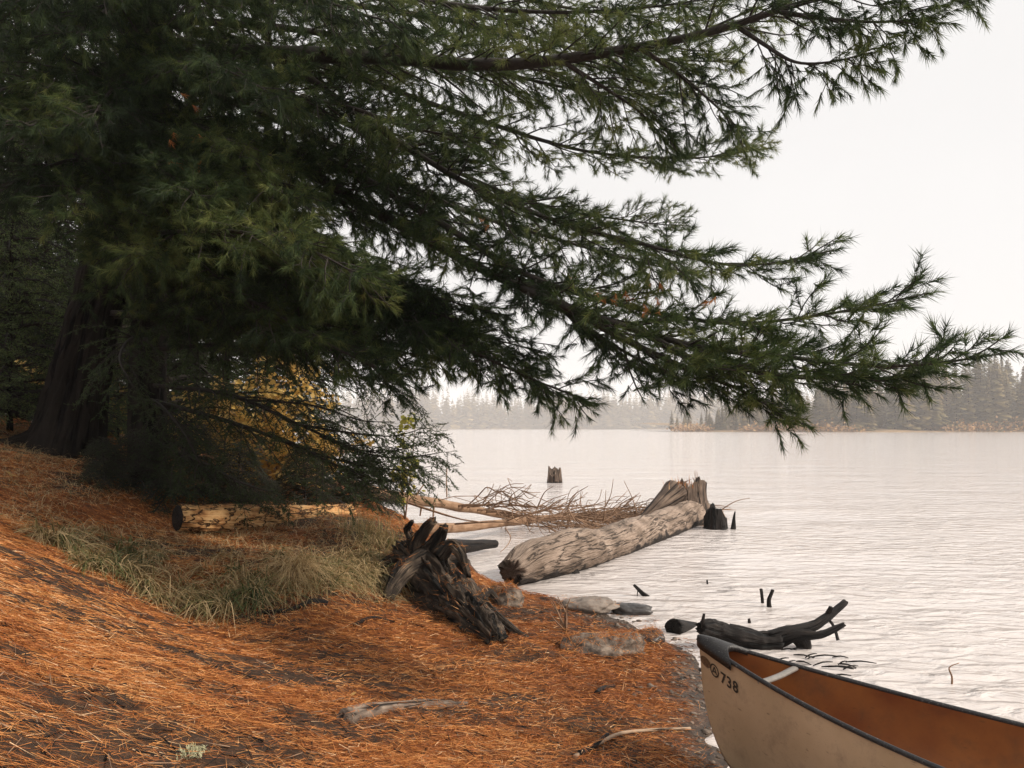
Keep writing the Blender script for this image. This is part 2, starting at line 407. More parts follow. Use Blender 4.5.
def ground_material():
    m, nt, ns, lk = mat_new('forest_floor')
    geo = ns.new('ShaderNodeNewGeometry')
    am = N_(ns, 'ShaderNodeAttribute', attribute_name='litter')
    aw = N_(ns, 'ShaderNodeAttribute', attribute_name='wet')
    mp = ns.new('ShaderNodeMapping'); mp.inputs['Rotation'].default_value = (0, 0, math.radians(-35)); mp.inputs['Scale'].default_value = (0.35, 1.3, 1)
    lk.new(geo.outputs['Position'], mp.inputs[0])
    n1 = ns.new('ShaderNodeTexNoise'); n1.inputs['Scale'].default_value = 55; n1.inputs['Detail'].default_value = 6; n1.inputs['Roughness'].default_value = .7
    n2 = ns.new('ShaderNodeTexNoise'); n2.inputs['Scale'].default_value = 18; n2.inputs['Detail'].default_value = 6; n2.inputs['Roughness'].default_value = .7
    lk.new(mp.outputs[0], n1.inputs[0]); lk.new(geo.outputs['Position'], n2.inputs[0])
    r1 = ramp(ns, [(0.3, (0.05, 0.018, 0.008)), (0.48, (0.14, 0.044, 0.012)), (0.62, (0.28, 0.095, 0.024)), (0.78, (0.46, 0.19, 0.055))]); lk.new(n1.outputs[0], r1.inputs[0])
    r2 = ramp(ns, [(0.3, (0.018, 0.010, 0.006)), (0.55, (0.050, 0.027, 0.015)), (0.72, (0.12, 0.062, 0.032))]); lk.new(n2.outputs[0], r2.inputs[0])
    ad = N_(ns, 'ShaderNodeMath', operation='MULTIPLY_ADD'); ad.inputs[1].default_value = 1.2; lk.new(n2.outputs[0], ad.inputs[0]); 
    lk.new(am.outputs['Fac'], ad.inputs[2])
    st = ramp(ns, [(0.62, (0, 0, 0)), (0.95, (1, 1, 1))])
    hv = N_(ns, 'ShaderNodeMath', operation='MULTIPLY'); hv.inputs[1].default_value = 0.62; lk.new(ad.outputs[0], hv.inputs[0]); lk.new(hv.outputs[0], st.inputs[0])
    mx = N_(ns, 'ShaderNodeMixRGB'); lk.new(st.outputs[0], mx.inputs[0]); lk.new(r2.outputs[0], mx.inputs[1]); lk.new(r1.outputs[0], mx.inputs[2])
    wetc = ramp(ns, [(0.35, (0.020, 0.014, 0.010)), (0.55, (0.070, 0.048, 0.034)), (0.75, (0.24, 0.18, 0.14))]); lk.new(n2.outputs[0], wetc.inputs[0])
    mw = N_(ns, 'ShaderNodeMixRGB'); lk.new(aw.outputs['Fac'], mw.inputs[0]); lk.new(mx.outputs[0], mw.inputs[1]); lk.new(wetc.outputs[0], mw.inputs[2])
    p = ns.new('ShaderNodeBsdfPrincipled'); lk.new(mw.outputs[0], p.inputs['Base Color'])
    rr = N_(ns, 'ShaderNodeMapRange'); rr.inputs[3].default_value = 0.9; rr.inputs[4].default_value = 0.6; lk.new(aw.outputs['Fac'], rr.inputs[0]); lk.new(rr.outputs[0], p.inputs['Roughness'])
    p.inputs['Specular IOR Level'].default_value = 0.3
    b = ns.new('ShaderNodeBump'); b.inputs['Strength'].default_value = 0.8; b.inputs['Distance'].default_value = 0.025
    sm = N_(ns, 'ShaderNodeMath', operation='ADD'); lk.new(n1.outputs[0], sm.inputs[0]); lk.new(n2.outputs[0], sm.inputs[1])
    lk.new(sm.outputs[0], b.inputs['Height']); lk.new(b.outputs[0], p.inputs['Normal'])
    o = ns.new('ShaderNodeOutputMaterial'); lk.new(p.outputs[0], o.inputs[0])
    return m


gl = litter_mask(GX.ravel(), GY.ravel())
gwn = fbm(np.stack([GX.ravel(), GY.ravel(), GX.ravel() * 0], -1) * 3, 3)
gw = np.clip((0.05 + 0.09 * gwn - GZ) / 0.035, 0, 1)
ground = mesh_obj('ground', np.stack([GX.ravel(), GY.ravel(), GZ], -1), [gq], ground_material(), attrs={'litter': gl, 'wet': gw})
tag(ground, 'forest floor and lake bed sloping down to the shore', None, kind='structure')


def water_material():
    m, nt, ns, lk = mat_new('lake_water')
    geo = ns.new('ShaderNodeNewGeometry')
    mp = ns.new('ShaderNodeMapping'); mp.inputs['Rotation'].default_value = (0, 0, math.radians(12)); mp.inputs['Scale'].default_value = (0.75, 1.45, 1)
    lk.new(geo.outputs['Position'], mp.inputs[0])
    n1 = ns.new('ShaderNodeTexNoise'); n1.inputs['Scale'].default_value = 3.8; n1.inputs['Detail'].default_value = 4; n1.inputs['Roughness'].default_value = .5; n1.inputs['Distortion'].default_value = 0.5
    n2 = ns.new('ShaderNodeTexNoise'); n2.inputs['Scale'].default_value = 0.35; n2.inputs['Detail'].default_value = 4
    lk.new(mp.outputs[0], n1.inputs[0]); lk.new(mp.outputs[0], n2.inputs[0])
    b = ns.new('ShaderNodeBump'); b.inputs['Strength'].default_value = 1.0; b.inputs['Distance'].default_value = 0.11
    am = N_(ns, 'ShaderNodeMath', operation='MULTIPLY'); 
    mr = N_(ns, 'ShaderNodeMapRange'); mr.inputs[1].default_value = 0.35; mr.inputs[2].default_value = 0.65; mr.inputs[3].default_value = 0.3; mr.inputs[4].default_value = 1.2
    lk.new(n2.outputs[0], mr.inputs[0]); lk.new(n1.outputs[0], am.inputs[0]); lk.new(mr.outputs[0], am.inputs[1])
    lk.new(am.outputs[0], b.inputs['Height'])
    p = ns.new('ShaderNodeBsdfPrincipled')
    p.inputs['Base Color'].default_value = (0.56, 0.505, 0.475, 1)  # pale base colour stands in for the sky's glare on the water
    p.inputs['Roughness'].default_value = 0.08; p.inputs['IOR'].default_value = 1.33; p.inputs['Specular IOR Level'].default_value = 0.5
    lk.new(b.outputs[0], p.inputs['Normal'])
    o = ns.new('ShaderNodeOutputMaterial'); lk.new(p.outputs[0], o.inputs[0])
    return m


wx = axis((-1380, -40, 8), (-40, 40, 60), (40, 1380, 8)); wy = axis((-49, 0, 8), (0, 60, 60), (60, 1480, 12))
WX, WY = np.meshgrid(wx, wy)
wi = np.arange(len(wy) - 1)[:, None] * len(wx) + np.arange(len(wx) - 1)[None]
water = mesh_obj('lake', np.stack([WX.ravel(), WY.ravel(), WX.ravel() * 0], -1),
                 [np.stack([wi, wi + 1, wi + 1 + len(wx), wi + len(wx)], -1).reshape(-1, 4)], water_material())
tag(water, 'pale rippled lake under a white sky', None, kind='structure')


# ------------------------------------------------------------------ fallen needles and grass
def tri_needles(P, D, Wd, L, tint):
    side = nrm(np.cross(D, rng.normal(size=P.shape)))
    V = np.stack([P - side * Wd[:, None] / 2, P + side * Wd[:, None] / 2, P + D * L[:, None]], 1)
    return V.reshape(-1, 3), np.arange(len(P) * 3).reshape(-1, 3), np.repeat(tint, 3)


def scatter_litter(n):
    y = np.exp(rng.uniform(math.log(1.9), math.log(11), n))
    px = rng.uniform(-260, 900, n)
    x = (px - CX) / F * y
    m = litter_mask(x, y)
    z = ground_z(x, y)
    keep = (rng.random(n) < 0.15 + 0.85 * m ** 1.3) & (z > 0.03 + 0.05 * rng.random(n))
    keep &= ~((x > 1.05) & (y < 6)) | (z > 0.03)
    x, y, z, m = x[keep], y[keep], z[keep], m[keep]
    n = len(x)
    e = 0.05
    gxs = (ground_z(x + e, y, False) - ground_z(x - e, y, False)) / (2 * e)
    gys = (ground_z(x, y + e, False) - ground_z(x, y - e, False)) / (2 * e)
    down = np.arctan2(-gys, -gxs)
    steep = np.clip(np.hypot(gxs, gys) / 0.4, 0, 1)
    ang = np.where(rng.random(n) < 0.5 * steep, down + rng.normal(0, 0.5, n), rng.uniform(0, 2 * np.pi, n))
    dz = gxs * np.cos(ang) + gys * np.sin(ang) + rng.normal(0.04, 0.14, n)
    D = nrm(np.stack([np.cos(ang), np.sin(ang), dz], -1))
    L = rng.uniform(0.03, 0.12, n); Wd = rng.uniform(0.0018, 0.0036, n) * np.clip(y / 4, 0.8, 1.8)
    P = np.stack([x, y, z + rng.uniform(0.0, 0.022, n)], -1)
    tone = 0.5 + 0.5 * fbm(np.stack([x, y, x * 0], -1) * 2.2 + 31, 3) * 1.6
    wetd = np.clip((0.22 - z) / 0.2, 0, 1)
    tint = np.clip(0.02 + 0.66 * rng.random(n) + 0.34 * tone - 0.22 * wetd + (rng.random(n) < 0.06) * 0.45, 0, 1)
    return [P, D, Wd, L, tint]


LIT = [scatter_litter(420000)]


def needles_on(o, n, zmin=.35, keepf=lambda p: True):
    """fallen needles caught on the upper faces of a thing"""
    bpy.context.view_layer.update()
    me = o.data; loc = np.array(world_loc(o))
    me.calc_loop_triangles()
    T = np.zeros(len(me.loop_triangles) * 3, dtype=np.int32); me.loop_triangles.foreach_get('vertices', T); T = T.reshape(-1, 3)
    co = np.zeros(len(me.vertices) * 3); me.vertices.foreach_get('co', co); co = co.reshape(-1, 3) + loc
    A, B, C = co[T[:, 0]], co[T[:, 1]], co[T[:, 2]]
    nn = np.cross(B - A, C - A); ar = np.linalg.norm(nn, axis=1); nn = nn / np.maximum(ar, 1e-12)[:, None]
    w_ = ar * np.clip(nn[:, 2] - zmin, 0, 1)
    k = rng.choice(len(T), n, p=w_ / w_.sum())
    u, v = rng.random(n), rng.random(n); fl_ = u + v > 1; u[fl_] = 1 - u[fl_]; v[fl_] = 1 - v[fl_]
    P = A[k] + (B[k] - A[k]) * u[:, None] + (C[k] - A[k]) * v[:, None]
    m = (fbm(P * 6 + 3, 3) > -.08); P, Nn = P[m], nn[k][m]; n = len(P)
    D = rng.normal(size=(n, 3)); D = nrm(D - Nn * (D * Nn).sum(1)[:, None] + Nn * rng.normal(.05, .12, (n, 1)))
    LIT.append([P + Nn * .004, D, rng.uniform(.0022, .004, n), rng.uniform(.04, .10, n), np.clip(rng.normal(.55, .22, n), 0, 1)])


def scatter_twigs(n):
    y = np.exp(rng.uniform(math.log(1.9), math.log(10), n)); px = rng.uniform(-260, 880, n); x = (px - CX) / F * y
    z = ground_z(x, y); k = z > .03; x, y, z = x[k], y[k], z[k]; n = len(x)
    an = rng.uniform(0, 6.28, n); l = rng.uniform(.03, .16, n)
    A = np.stack([x, y, z + .008], -1); e = A + np.stack([np.cos(an) * l, np.sin(an) * l, 0 * l], -1)
    e[:, 2] = ground_z(e[:, 0], e[:, 1]) + rng.uniform(.004, .025, n)
    for nm, sel, mt, lb in [('twig_litter', rng.random(n) < .6, M['wet_or_shaded_wood'], 'small dark twigs strewn among the fallen needles'), ('twig_litter', None, M['brush'], 'small pale brown twigs strewn among the fallen needles')]:
        if sel is None: sel = ~last
        last = sel
        a = Acc(); twigs(a, A[sel], e[sel], rng.uniform(.002, .005, sel.sum()), rng.uniform(.001, .003, sel.sum()))
        tag(a.build(nm, mt, smooth=False), lb, 'twigs', kind='stuff')


scatter_twigs(2600)


def blades(acc, base, dirh, L, lift, droop, wd, tint, nseg=5):
    n = len(base)
    t = np.linspace(0, 1, nseg + 1)[None, :, None]
    up = np.array([0, 0, 1.0])
    p = base[:, None] + L[:, None, None] * (dirh[:, None] * (0.25 * t + 0.6 * t ** 2) * droop[:, None, None] + up * (lift[:, None, None] * t - (lift[:, None, None] * 0.55 + 0.35) * droop[:, None, None] * t ** 2.2))
    side = nrm(np.cross(dirh, up) + 0.3 * rng.normal(size=(n, 3)))
    w = (wd[:, None] * (1 - np.linspace(0, 1, nseg + 1)[None] ** 2 * 0.92))[..., None]
    V = np.stack([p - side[:, None] * w / 2, p + side[:, None] * w / 2], 2)
    k = np.arange(nseg)
    q = np.stack([2 * k, 2 * k + 1, 2 * k + 3, 2 * k + 2], -1)
    Q = (np.arange(n)[:, None, None] * (2 * (nseg + 1)) + q[None]).reshape(-1, 4)
    acc.add(V.reshape(-1, 3), None, Q, None, np.repeat(tint, 2 * (nseg + 1)))


def grass_patch():
    a = Acc()
    # the overhanging bank edge, in clumps
    edge = spline([W(35, 560, 6.1), W(90, 578, 5.95), W(150, 594, 5.95), W(205, 602, 5.95), W(260, 596, 6.15), W(310, 585, 6.5), W(355, 572, 7.0), W(385, 565, 7.5)], 60)
    nc = 165
    for c in range(nc):
        u = rng.random()
        e = edge[int(u * 59)]
        back = rng.random() ** 1.5 * 0.95
        x = e[0] + rng.normal(0, .05) - 0.1 * back; y = e[1] + back + rng.normal(0, .05)
        nb = int(rng.integers(24, 70))
        bx = x + rng.normal(0, .035, nb); by = y + rng.normal(0, .035, nb)
        bz = ground_z(bx, by) - 0.02
        an = rng.normal(-1.35 + rng.normal(0, .35), 0.65, nb)
        if rng.random() < 0.4: an = rng.uniform(-np.pi, np.pi, nb)
        dh = np.stack([np.cos(an), np.sin(an), an * 0], -1)
        base_t = (0.2 if rng.random() < (.3 if u < .8 else .1) else 0.68) + 0.12 * rng.normal()
        tint = np.clip(base_t + 0.2 * rng.normal(size=nb), 0, 1)
        sc_ = rng.uniform(.7, 1.15)
        blades(a, np.stack([bx, by, bz], -1), dh, sc_ * rng.uniform(.2, .55, nb) * (1 - .35 * back), rng.uniform(.45, 1.0, nb), rng.uniform(.5, 1.25, nb), rng.uniform(.005, .011, nb), tint)
    # short straw on the flat behind the edge, up to the log
    n = 17000
    y = rng.uniform(6.0, 9.2, n); px = rng.uniform(-40, 400, n); x = (px - CX) / F * y
    k = (fbm(np.stack([x, y, x * 0], -1) * 1.8 + 2, 3) > -0.2) & (y > 6.1 + 0.6 * (px > 300))
    x, y = x[k], y[k]; n = len(x); z = ground_z(x, y) - 0.01
    an = rng.uniform(-np.pi, np.pi, n)
    blades(a, np.stack([x, y, z], -1), np.stack([np.cos(an), np.sin(an), an * 0], -1), rng.uniform(.10, .34, n), rng.uniform(.25, .75, n), rng.uniform(.4, 1.1, n), rng.uniform(.003, .006, n), np.clip(rng.normal(.8, .2, n), 0, 1), 3)
    o = a.build('grass', M['grass'], smooth=False)
    tag(o, 'long green and straw coloured grass hanging over the bank edge', 'grass', kind='stuff')
    # the pale fountain-like tuft
    b = W(296, 558, 6.75); b[2] = gz(b[0], b[1]) - 0.02
    a = Acc(); nb = 520
    an = np.where(rng.random(nb) < 0.75, rng.normal(-1.55, .8, nb), rng.uniform(-np.pi, np.pi, nb))
    dh = np.stack([np.cos(an), np.sin(an), an * 0], -1)
    off = rng.normal(0, .07, (nb, 3)); off[:, 2] = 0
    blades(a, b + off, dh, rng.uniform(.3, .62, nb), rng.uniform(.55, 1.1, nb), rng.uniform(.55, 1.15, nb), rng.uniform(.004, .008, nb), np.clip(rng.normal(.82, .12, nb), 0, 1))
    o = a.build('grass_tuft', M['grass'], loc=b, smooth=False)
    tag(o, 'pale straw coloured grass tuft spilling over the bank below the peeled log', 'grass tuft')
    # dry weeds right of the log by the root
    b = W(372, 535, 8.1); b[2] = gz(b[0], b[1]) - .02
    a = Acc(); nb = 420
    an = rng.uniform(-np.pi, np.pi, nb); dh = np.stack([np.cos(an), np.sin(an), an * 0], -1)
    off = rng.normal(0, .17, (nb, 3)); off[:, 2] = 0
    P = b + off; P[:, 2] = ground_z(P[:, 0], P[:, 1]) - .01
    blades(a, P, dh, rng.uniform(.2, .5, nb), rng.uniform(.6, 1.1, nb), rng.uniform(.2, .9, nb), rng.uniform(.003, .006, nb), np.clip(rng.normal(.5, .15, nb), 0, 1))
    o = a.build('dry_weeds', M['grass'], loc=b, smooth=False)
    tag(o, 'brown dry weeds between the peeled log and the rotten root', 'weeds')


grass_patch()


# ------------------------------------------------------------------ conifer foliage
def tuft_mesh(acc, P, D, size, K, width, tint, spread=(0.12, 1.0), droop=0.12):
    n = len(P)
    if n == 0: return
    D = nrm(D)
    ref = nrm(rng.normal(size=(n, 3)))
    A = nrm(np.cross(D, ref)); B = np.cross(D, A)
    th = rng.uniform(0, 2 * np.pi, (n, K)); ph = rng.uniform(spread[0], spread[1], (n, K))
    d = np.cos(ph)[..., None] * D[:, None] + np.sin(ph)[..., None] * (np.cos(th)[..., None] * A[:, None] + np.sin(th)[..., None] * B[:, None])
    d[..., 2] -= droop; d = nrm(d)
    L = size[:, None] * rng.uniform(0.7, 1.1, (n, K))
    base = P[:, None] - D[:, None] * (rng.uniform(0, 0.75, (n, K)) * size[:, None])[..., None]
    side = nrm(np.cross(d, rng.normal(size=(n, K, 3))))
    V = np.stack([base - side * width / 2, base + side * width / 2, base + d * L[..., None]], 2)
    ti = np.clip(tint[:, None] + rng.normal(0, .12, (n, K)), 0, 1)
    acc.add(V.reshape(-1, 3), np.arange(n * K * 3).reshape(-1, 3), None, None, np.repeat(ti.ravel(), 3))


def feather_mesh(acc, A, B, Ln, Wd, step, tint, normal):
    """flat rows of short needles along both sides of twigs A->B"""
    n = len(A)
    if n == 0: return
    T = nrm(B - A); S = nrm(np.cross(T, normal))
    L = np.linalg.norm(B - A, axis=1)
    K = max(3, int(np.median(L) / step))
    u = (np.arange(K)[None] + rng.random((n, K))) / K
    sg = np.where(np.arange(K) % 2 == 0, 1.0, -1.0)[None, :, None]
    base = A[:, None] + (B - A)[:, None] * u[..., None]
    d = nrm(0.75 * T[:, None] + sg * S[:, None] + 0.55 * rng.normal(size=(n, K, 3)))
    l = Ln * rng.uniform(.7, 1.1, (n, K)) * (1 - 0.35 * u)
    w = nrm(np.cross(d, normal[:, None] + .5 * rng.normal(size=(n, K, 3)))) * Wd / 2
    V = np.stack([base - w, base + w, base + d * l[..., None]], 2)
    ti = np.clip(tint[:, None] + rng.normal(0, .1, (n, K)), 0, 1)
    acc.add(V.reshape(-1, 3), np.arange(n * K * 3).reshape(-1, 3), None, None, np.repeat(ti.ravel(), 3))


def grow(wood, fol, pts, r0, r1, mode='tuft', t0=0.15, seclen=0.9, step=0.13, tstep=0.085, tlen=0.2, K=34, size=0.088, width=0.0044,
         tint=0.45, droop=0.1, prof=0.6, ns=8, tipsec=0.15, n=48, twigr=0.0035, up=0.06, fl=0.032, fw=0.0075, fstep=0.0085, tdens=1.0, vsp=.42):
    p = spline(pts, n)
    t = np.linspace(0, 1, n)
    rad = r0 * (1 - t) ** 0.9 + r1
    tube(wood, p, rad, ns, amp=r0 * 0.18, freq=6 / max(r0, .03) * 0.15, caps=True, seed=rng.uniform(0, 99))
    L = np.linalg.norm(np.diff(p, axis=0), axis=1).sum()
    TT = nrm(np.gradient(p, axis=0))
    s = t0 * L; side = 1
    TA, TB, TR = [], [], []
    tp, td, tn = [], [], []
    Z = np.array([0, 0, 1.0])
    while s < L * 0.985:
        u = s / L; i = min(int(u * (n - 1)), n - 2); f = u * (n - 1) - i
        b = p[i] * (1 - f) + p[i + 1] * f; T = TT[i]
        S = nrm(np.cross(T, Z)); Uv = np.cross(S, T)
        ls = (seclen * (1 - u) ** prof + tipsec) * rng.uniform(.55, 1.15) * min(1, 0.5 + 2.5 * (u - t0 * .6))
        a = rng.uniform(.65, 1.05)
        d = nrm(T * math.cos(a) + S * side * math.sin(a) + Uv * rng.normal(up, vsp))
        m = 6; q = [b]; dd = d.copy()
        for k in range(m):
            dd = nrm(dd + 0.07 * T + rng.normal(0, .07, 3) + np.array([0, 0, -droop * 0.28 + (0.05 * k * 0.5 if mode == 'tuft' else 0)]))
            q.append(q[-1] + dd * ls / m)
        q = np.array(q)
        rs = max(twigr * 1.4, min(rad[i] * 0.45, 0.007 + 0.008 * ls))
        tube(wood, q, np.linspace(rs, twigr, m + 1), 4, caps=False)
        qL = np.linspace(0, 1, m + 1)
        w = 0.2
        sd = 1
        while w < 1.0:
            bb = np.array([np.interp(w, qL, q[:, c]) for c in range(3)])
            k = min(int(w * m), m - 1); qt = nrm(q[k + 1] - q[k])
            qs = nrm(np.cross(qt, Z)) if mode != 'tuft' else nrm(np.cross(qt, nrm(Z + .7 * rng.normal(size=3))))
            aa = rng.uniform(.55, 1.0)
            tt = nrm(qt * math.cos(aa) + qs * sd * math.sin(aa) + np.array([0, 0, rng.normal(0.05 if mode == 'tuft' else -.2, .18 if mode == 'tuft' else .42)]))
            l = tlen * rng.uniform(.5, 1.2) * (1.15 - .55 * w)
            e = bb + tt * l
            TA.append(bb); TB.append(e)
            if mode == 'tuft':
                tp.append(e + tt * size * .45); td.append(tt)
                if rng.random() < tdens: tp.append(bb + tt * l * .68 + tt * size * .3); td.append(nrm(tt + .3 * rng.normal(size=3)))
                if rng.random() < .8 * tdens: tp.append(bb + tt * l * .3); td.append(nrm(tt + .5 * rng.normal(size=3)))
            sd = -sd
            w += tstep / ls * rng.uniform(.7, 1.3)
        qt = nrm(q[-1] - q[-2])
        if mode == 'tuft':
            tp.append(q[-1] + qt * size * .6); td.append(qt)
        else:
            TA.append(q[-2]); TB.append(q[-1] + qt * .04)
        side = -side
        s += step * rng.uniform(.6, 1.4) * (0.6 + .4 * (1 - u))
    Te = TT[-1]
    TA, TB = np.array(TA), np.array(TB)
    twigs(wood, TA, TB, np.full(len(TA), twigr), np.full(len(TA), twigr * .6))
    if mode == 'tuft':
        for k in range(4):
            tp.append(p[-1] - Te * .05 * k + Te * size * .6); td.append(nrm(Te + .35 * rng.normal(size=3)))
        tp, td = np.array(tp), np.array(td)
        sz = size * rng.uniform(.75, 1.2, len(tp))
        clump = fbm(tp * 2.2, 2)
        tuft_mesh(fol, tp, td, sz, K, width, np.clip(tint + .75 * clump + rng.normal(0, .14, len(tp)), 0, 1), droop=.1 + droop * .6)
    else:
        nz = np.tile(Z, (len(TA), 1)) + .25 * rng.normal(size=(len(TA), 3))
        clump = fbm(TA * 2.0, 2)
        feather_mesh(fol, TA, TB, fl, fw, fstep, np.clip(tint + .3 * clump + rng.normal(0, .1, len(TA)), 0, 1), nrm(nz))


def add_limb(root, pts, mat, r0, r1, name='limb', dead=None, **kw):
    w, f = Acc(), Acc()
    pts = [np.asarray(q, float) for q in pts]
    grow(w, f, pts, r0, r1, **kw)
    lo = w.build(name, M['twig_bark'], root, loc=pts[0])
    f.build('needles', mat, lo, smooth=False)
    if dead is not None:
        a = Acc(); P = np.array(dead)
        P = np.repeat(P, 2, 0) + rng.normal(0, .03, (len(P) * 2, 3)) + np.array([0, -.12, 0])
        tuft_mesh(a, P, rng.normal(size=P.shape) + np.array([0, 0, -.8]), np.full(len(P), .055), 18, .0042, rng.random(len(P)))
        a.build('dead_needles', M['dead_needles'], lo, smooth=False)
    return lo


# ------------------------------------------------------------------ the big pine
TB = W(66, 450, 8.6); TB[2] = gz(TB[0], TB[1])
pine = thing('pine_tree', 'huge dark white pine leaning over the shore with limbs reaching across the lake', 'tree', TB)
a = Acc()
tp = spline([TB - [.12, 0, .4], TB, W(82, 370, 8.55), W(104, 280, 8.5), W(128, 180, 8.4), W(143, 90, 8.3), W(153, 0, 8.2), W(165, -180, 8.1), W(172, -420, 8.1), W(176, -760, 8.1)], 260)
tz = tp[:, 2]
tr = 0.30 - 0.022 * (tz - 1.6) + 0.12 * np.exp(-np.clip(tz - TB[2], 0, 9) / 0.35)
tube(a, tp, np.clip(tr, .06, 1), 110, amp=.06, freq=7, stretch=.16, ridge=.5, seed=3, amp2=.045, f2=13)
a.build('trunk', M['bark'], pine)
for (ex, ey, dx, dy) in [(20, 470, -.75, -.35), (120, 462, .8, .1)]:
    b = TB.copy(); e = b + np.array([dx, dy, 0]); e[2] = gz(e[0], e[1]) - .10
    mid = (b + e) / 2; mid[2] = gz(mid[0], mid[1]) - .02
    r = Acc(); tube(r, spline([b + [0, 0, .25], mid, e], 14), np.linspace(.16, .04, 14), 12, amp=.05, freq=9, seed=ex)
    r.build('root', M['bark'], pine)

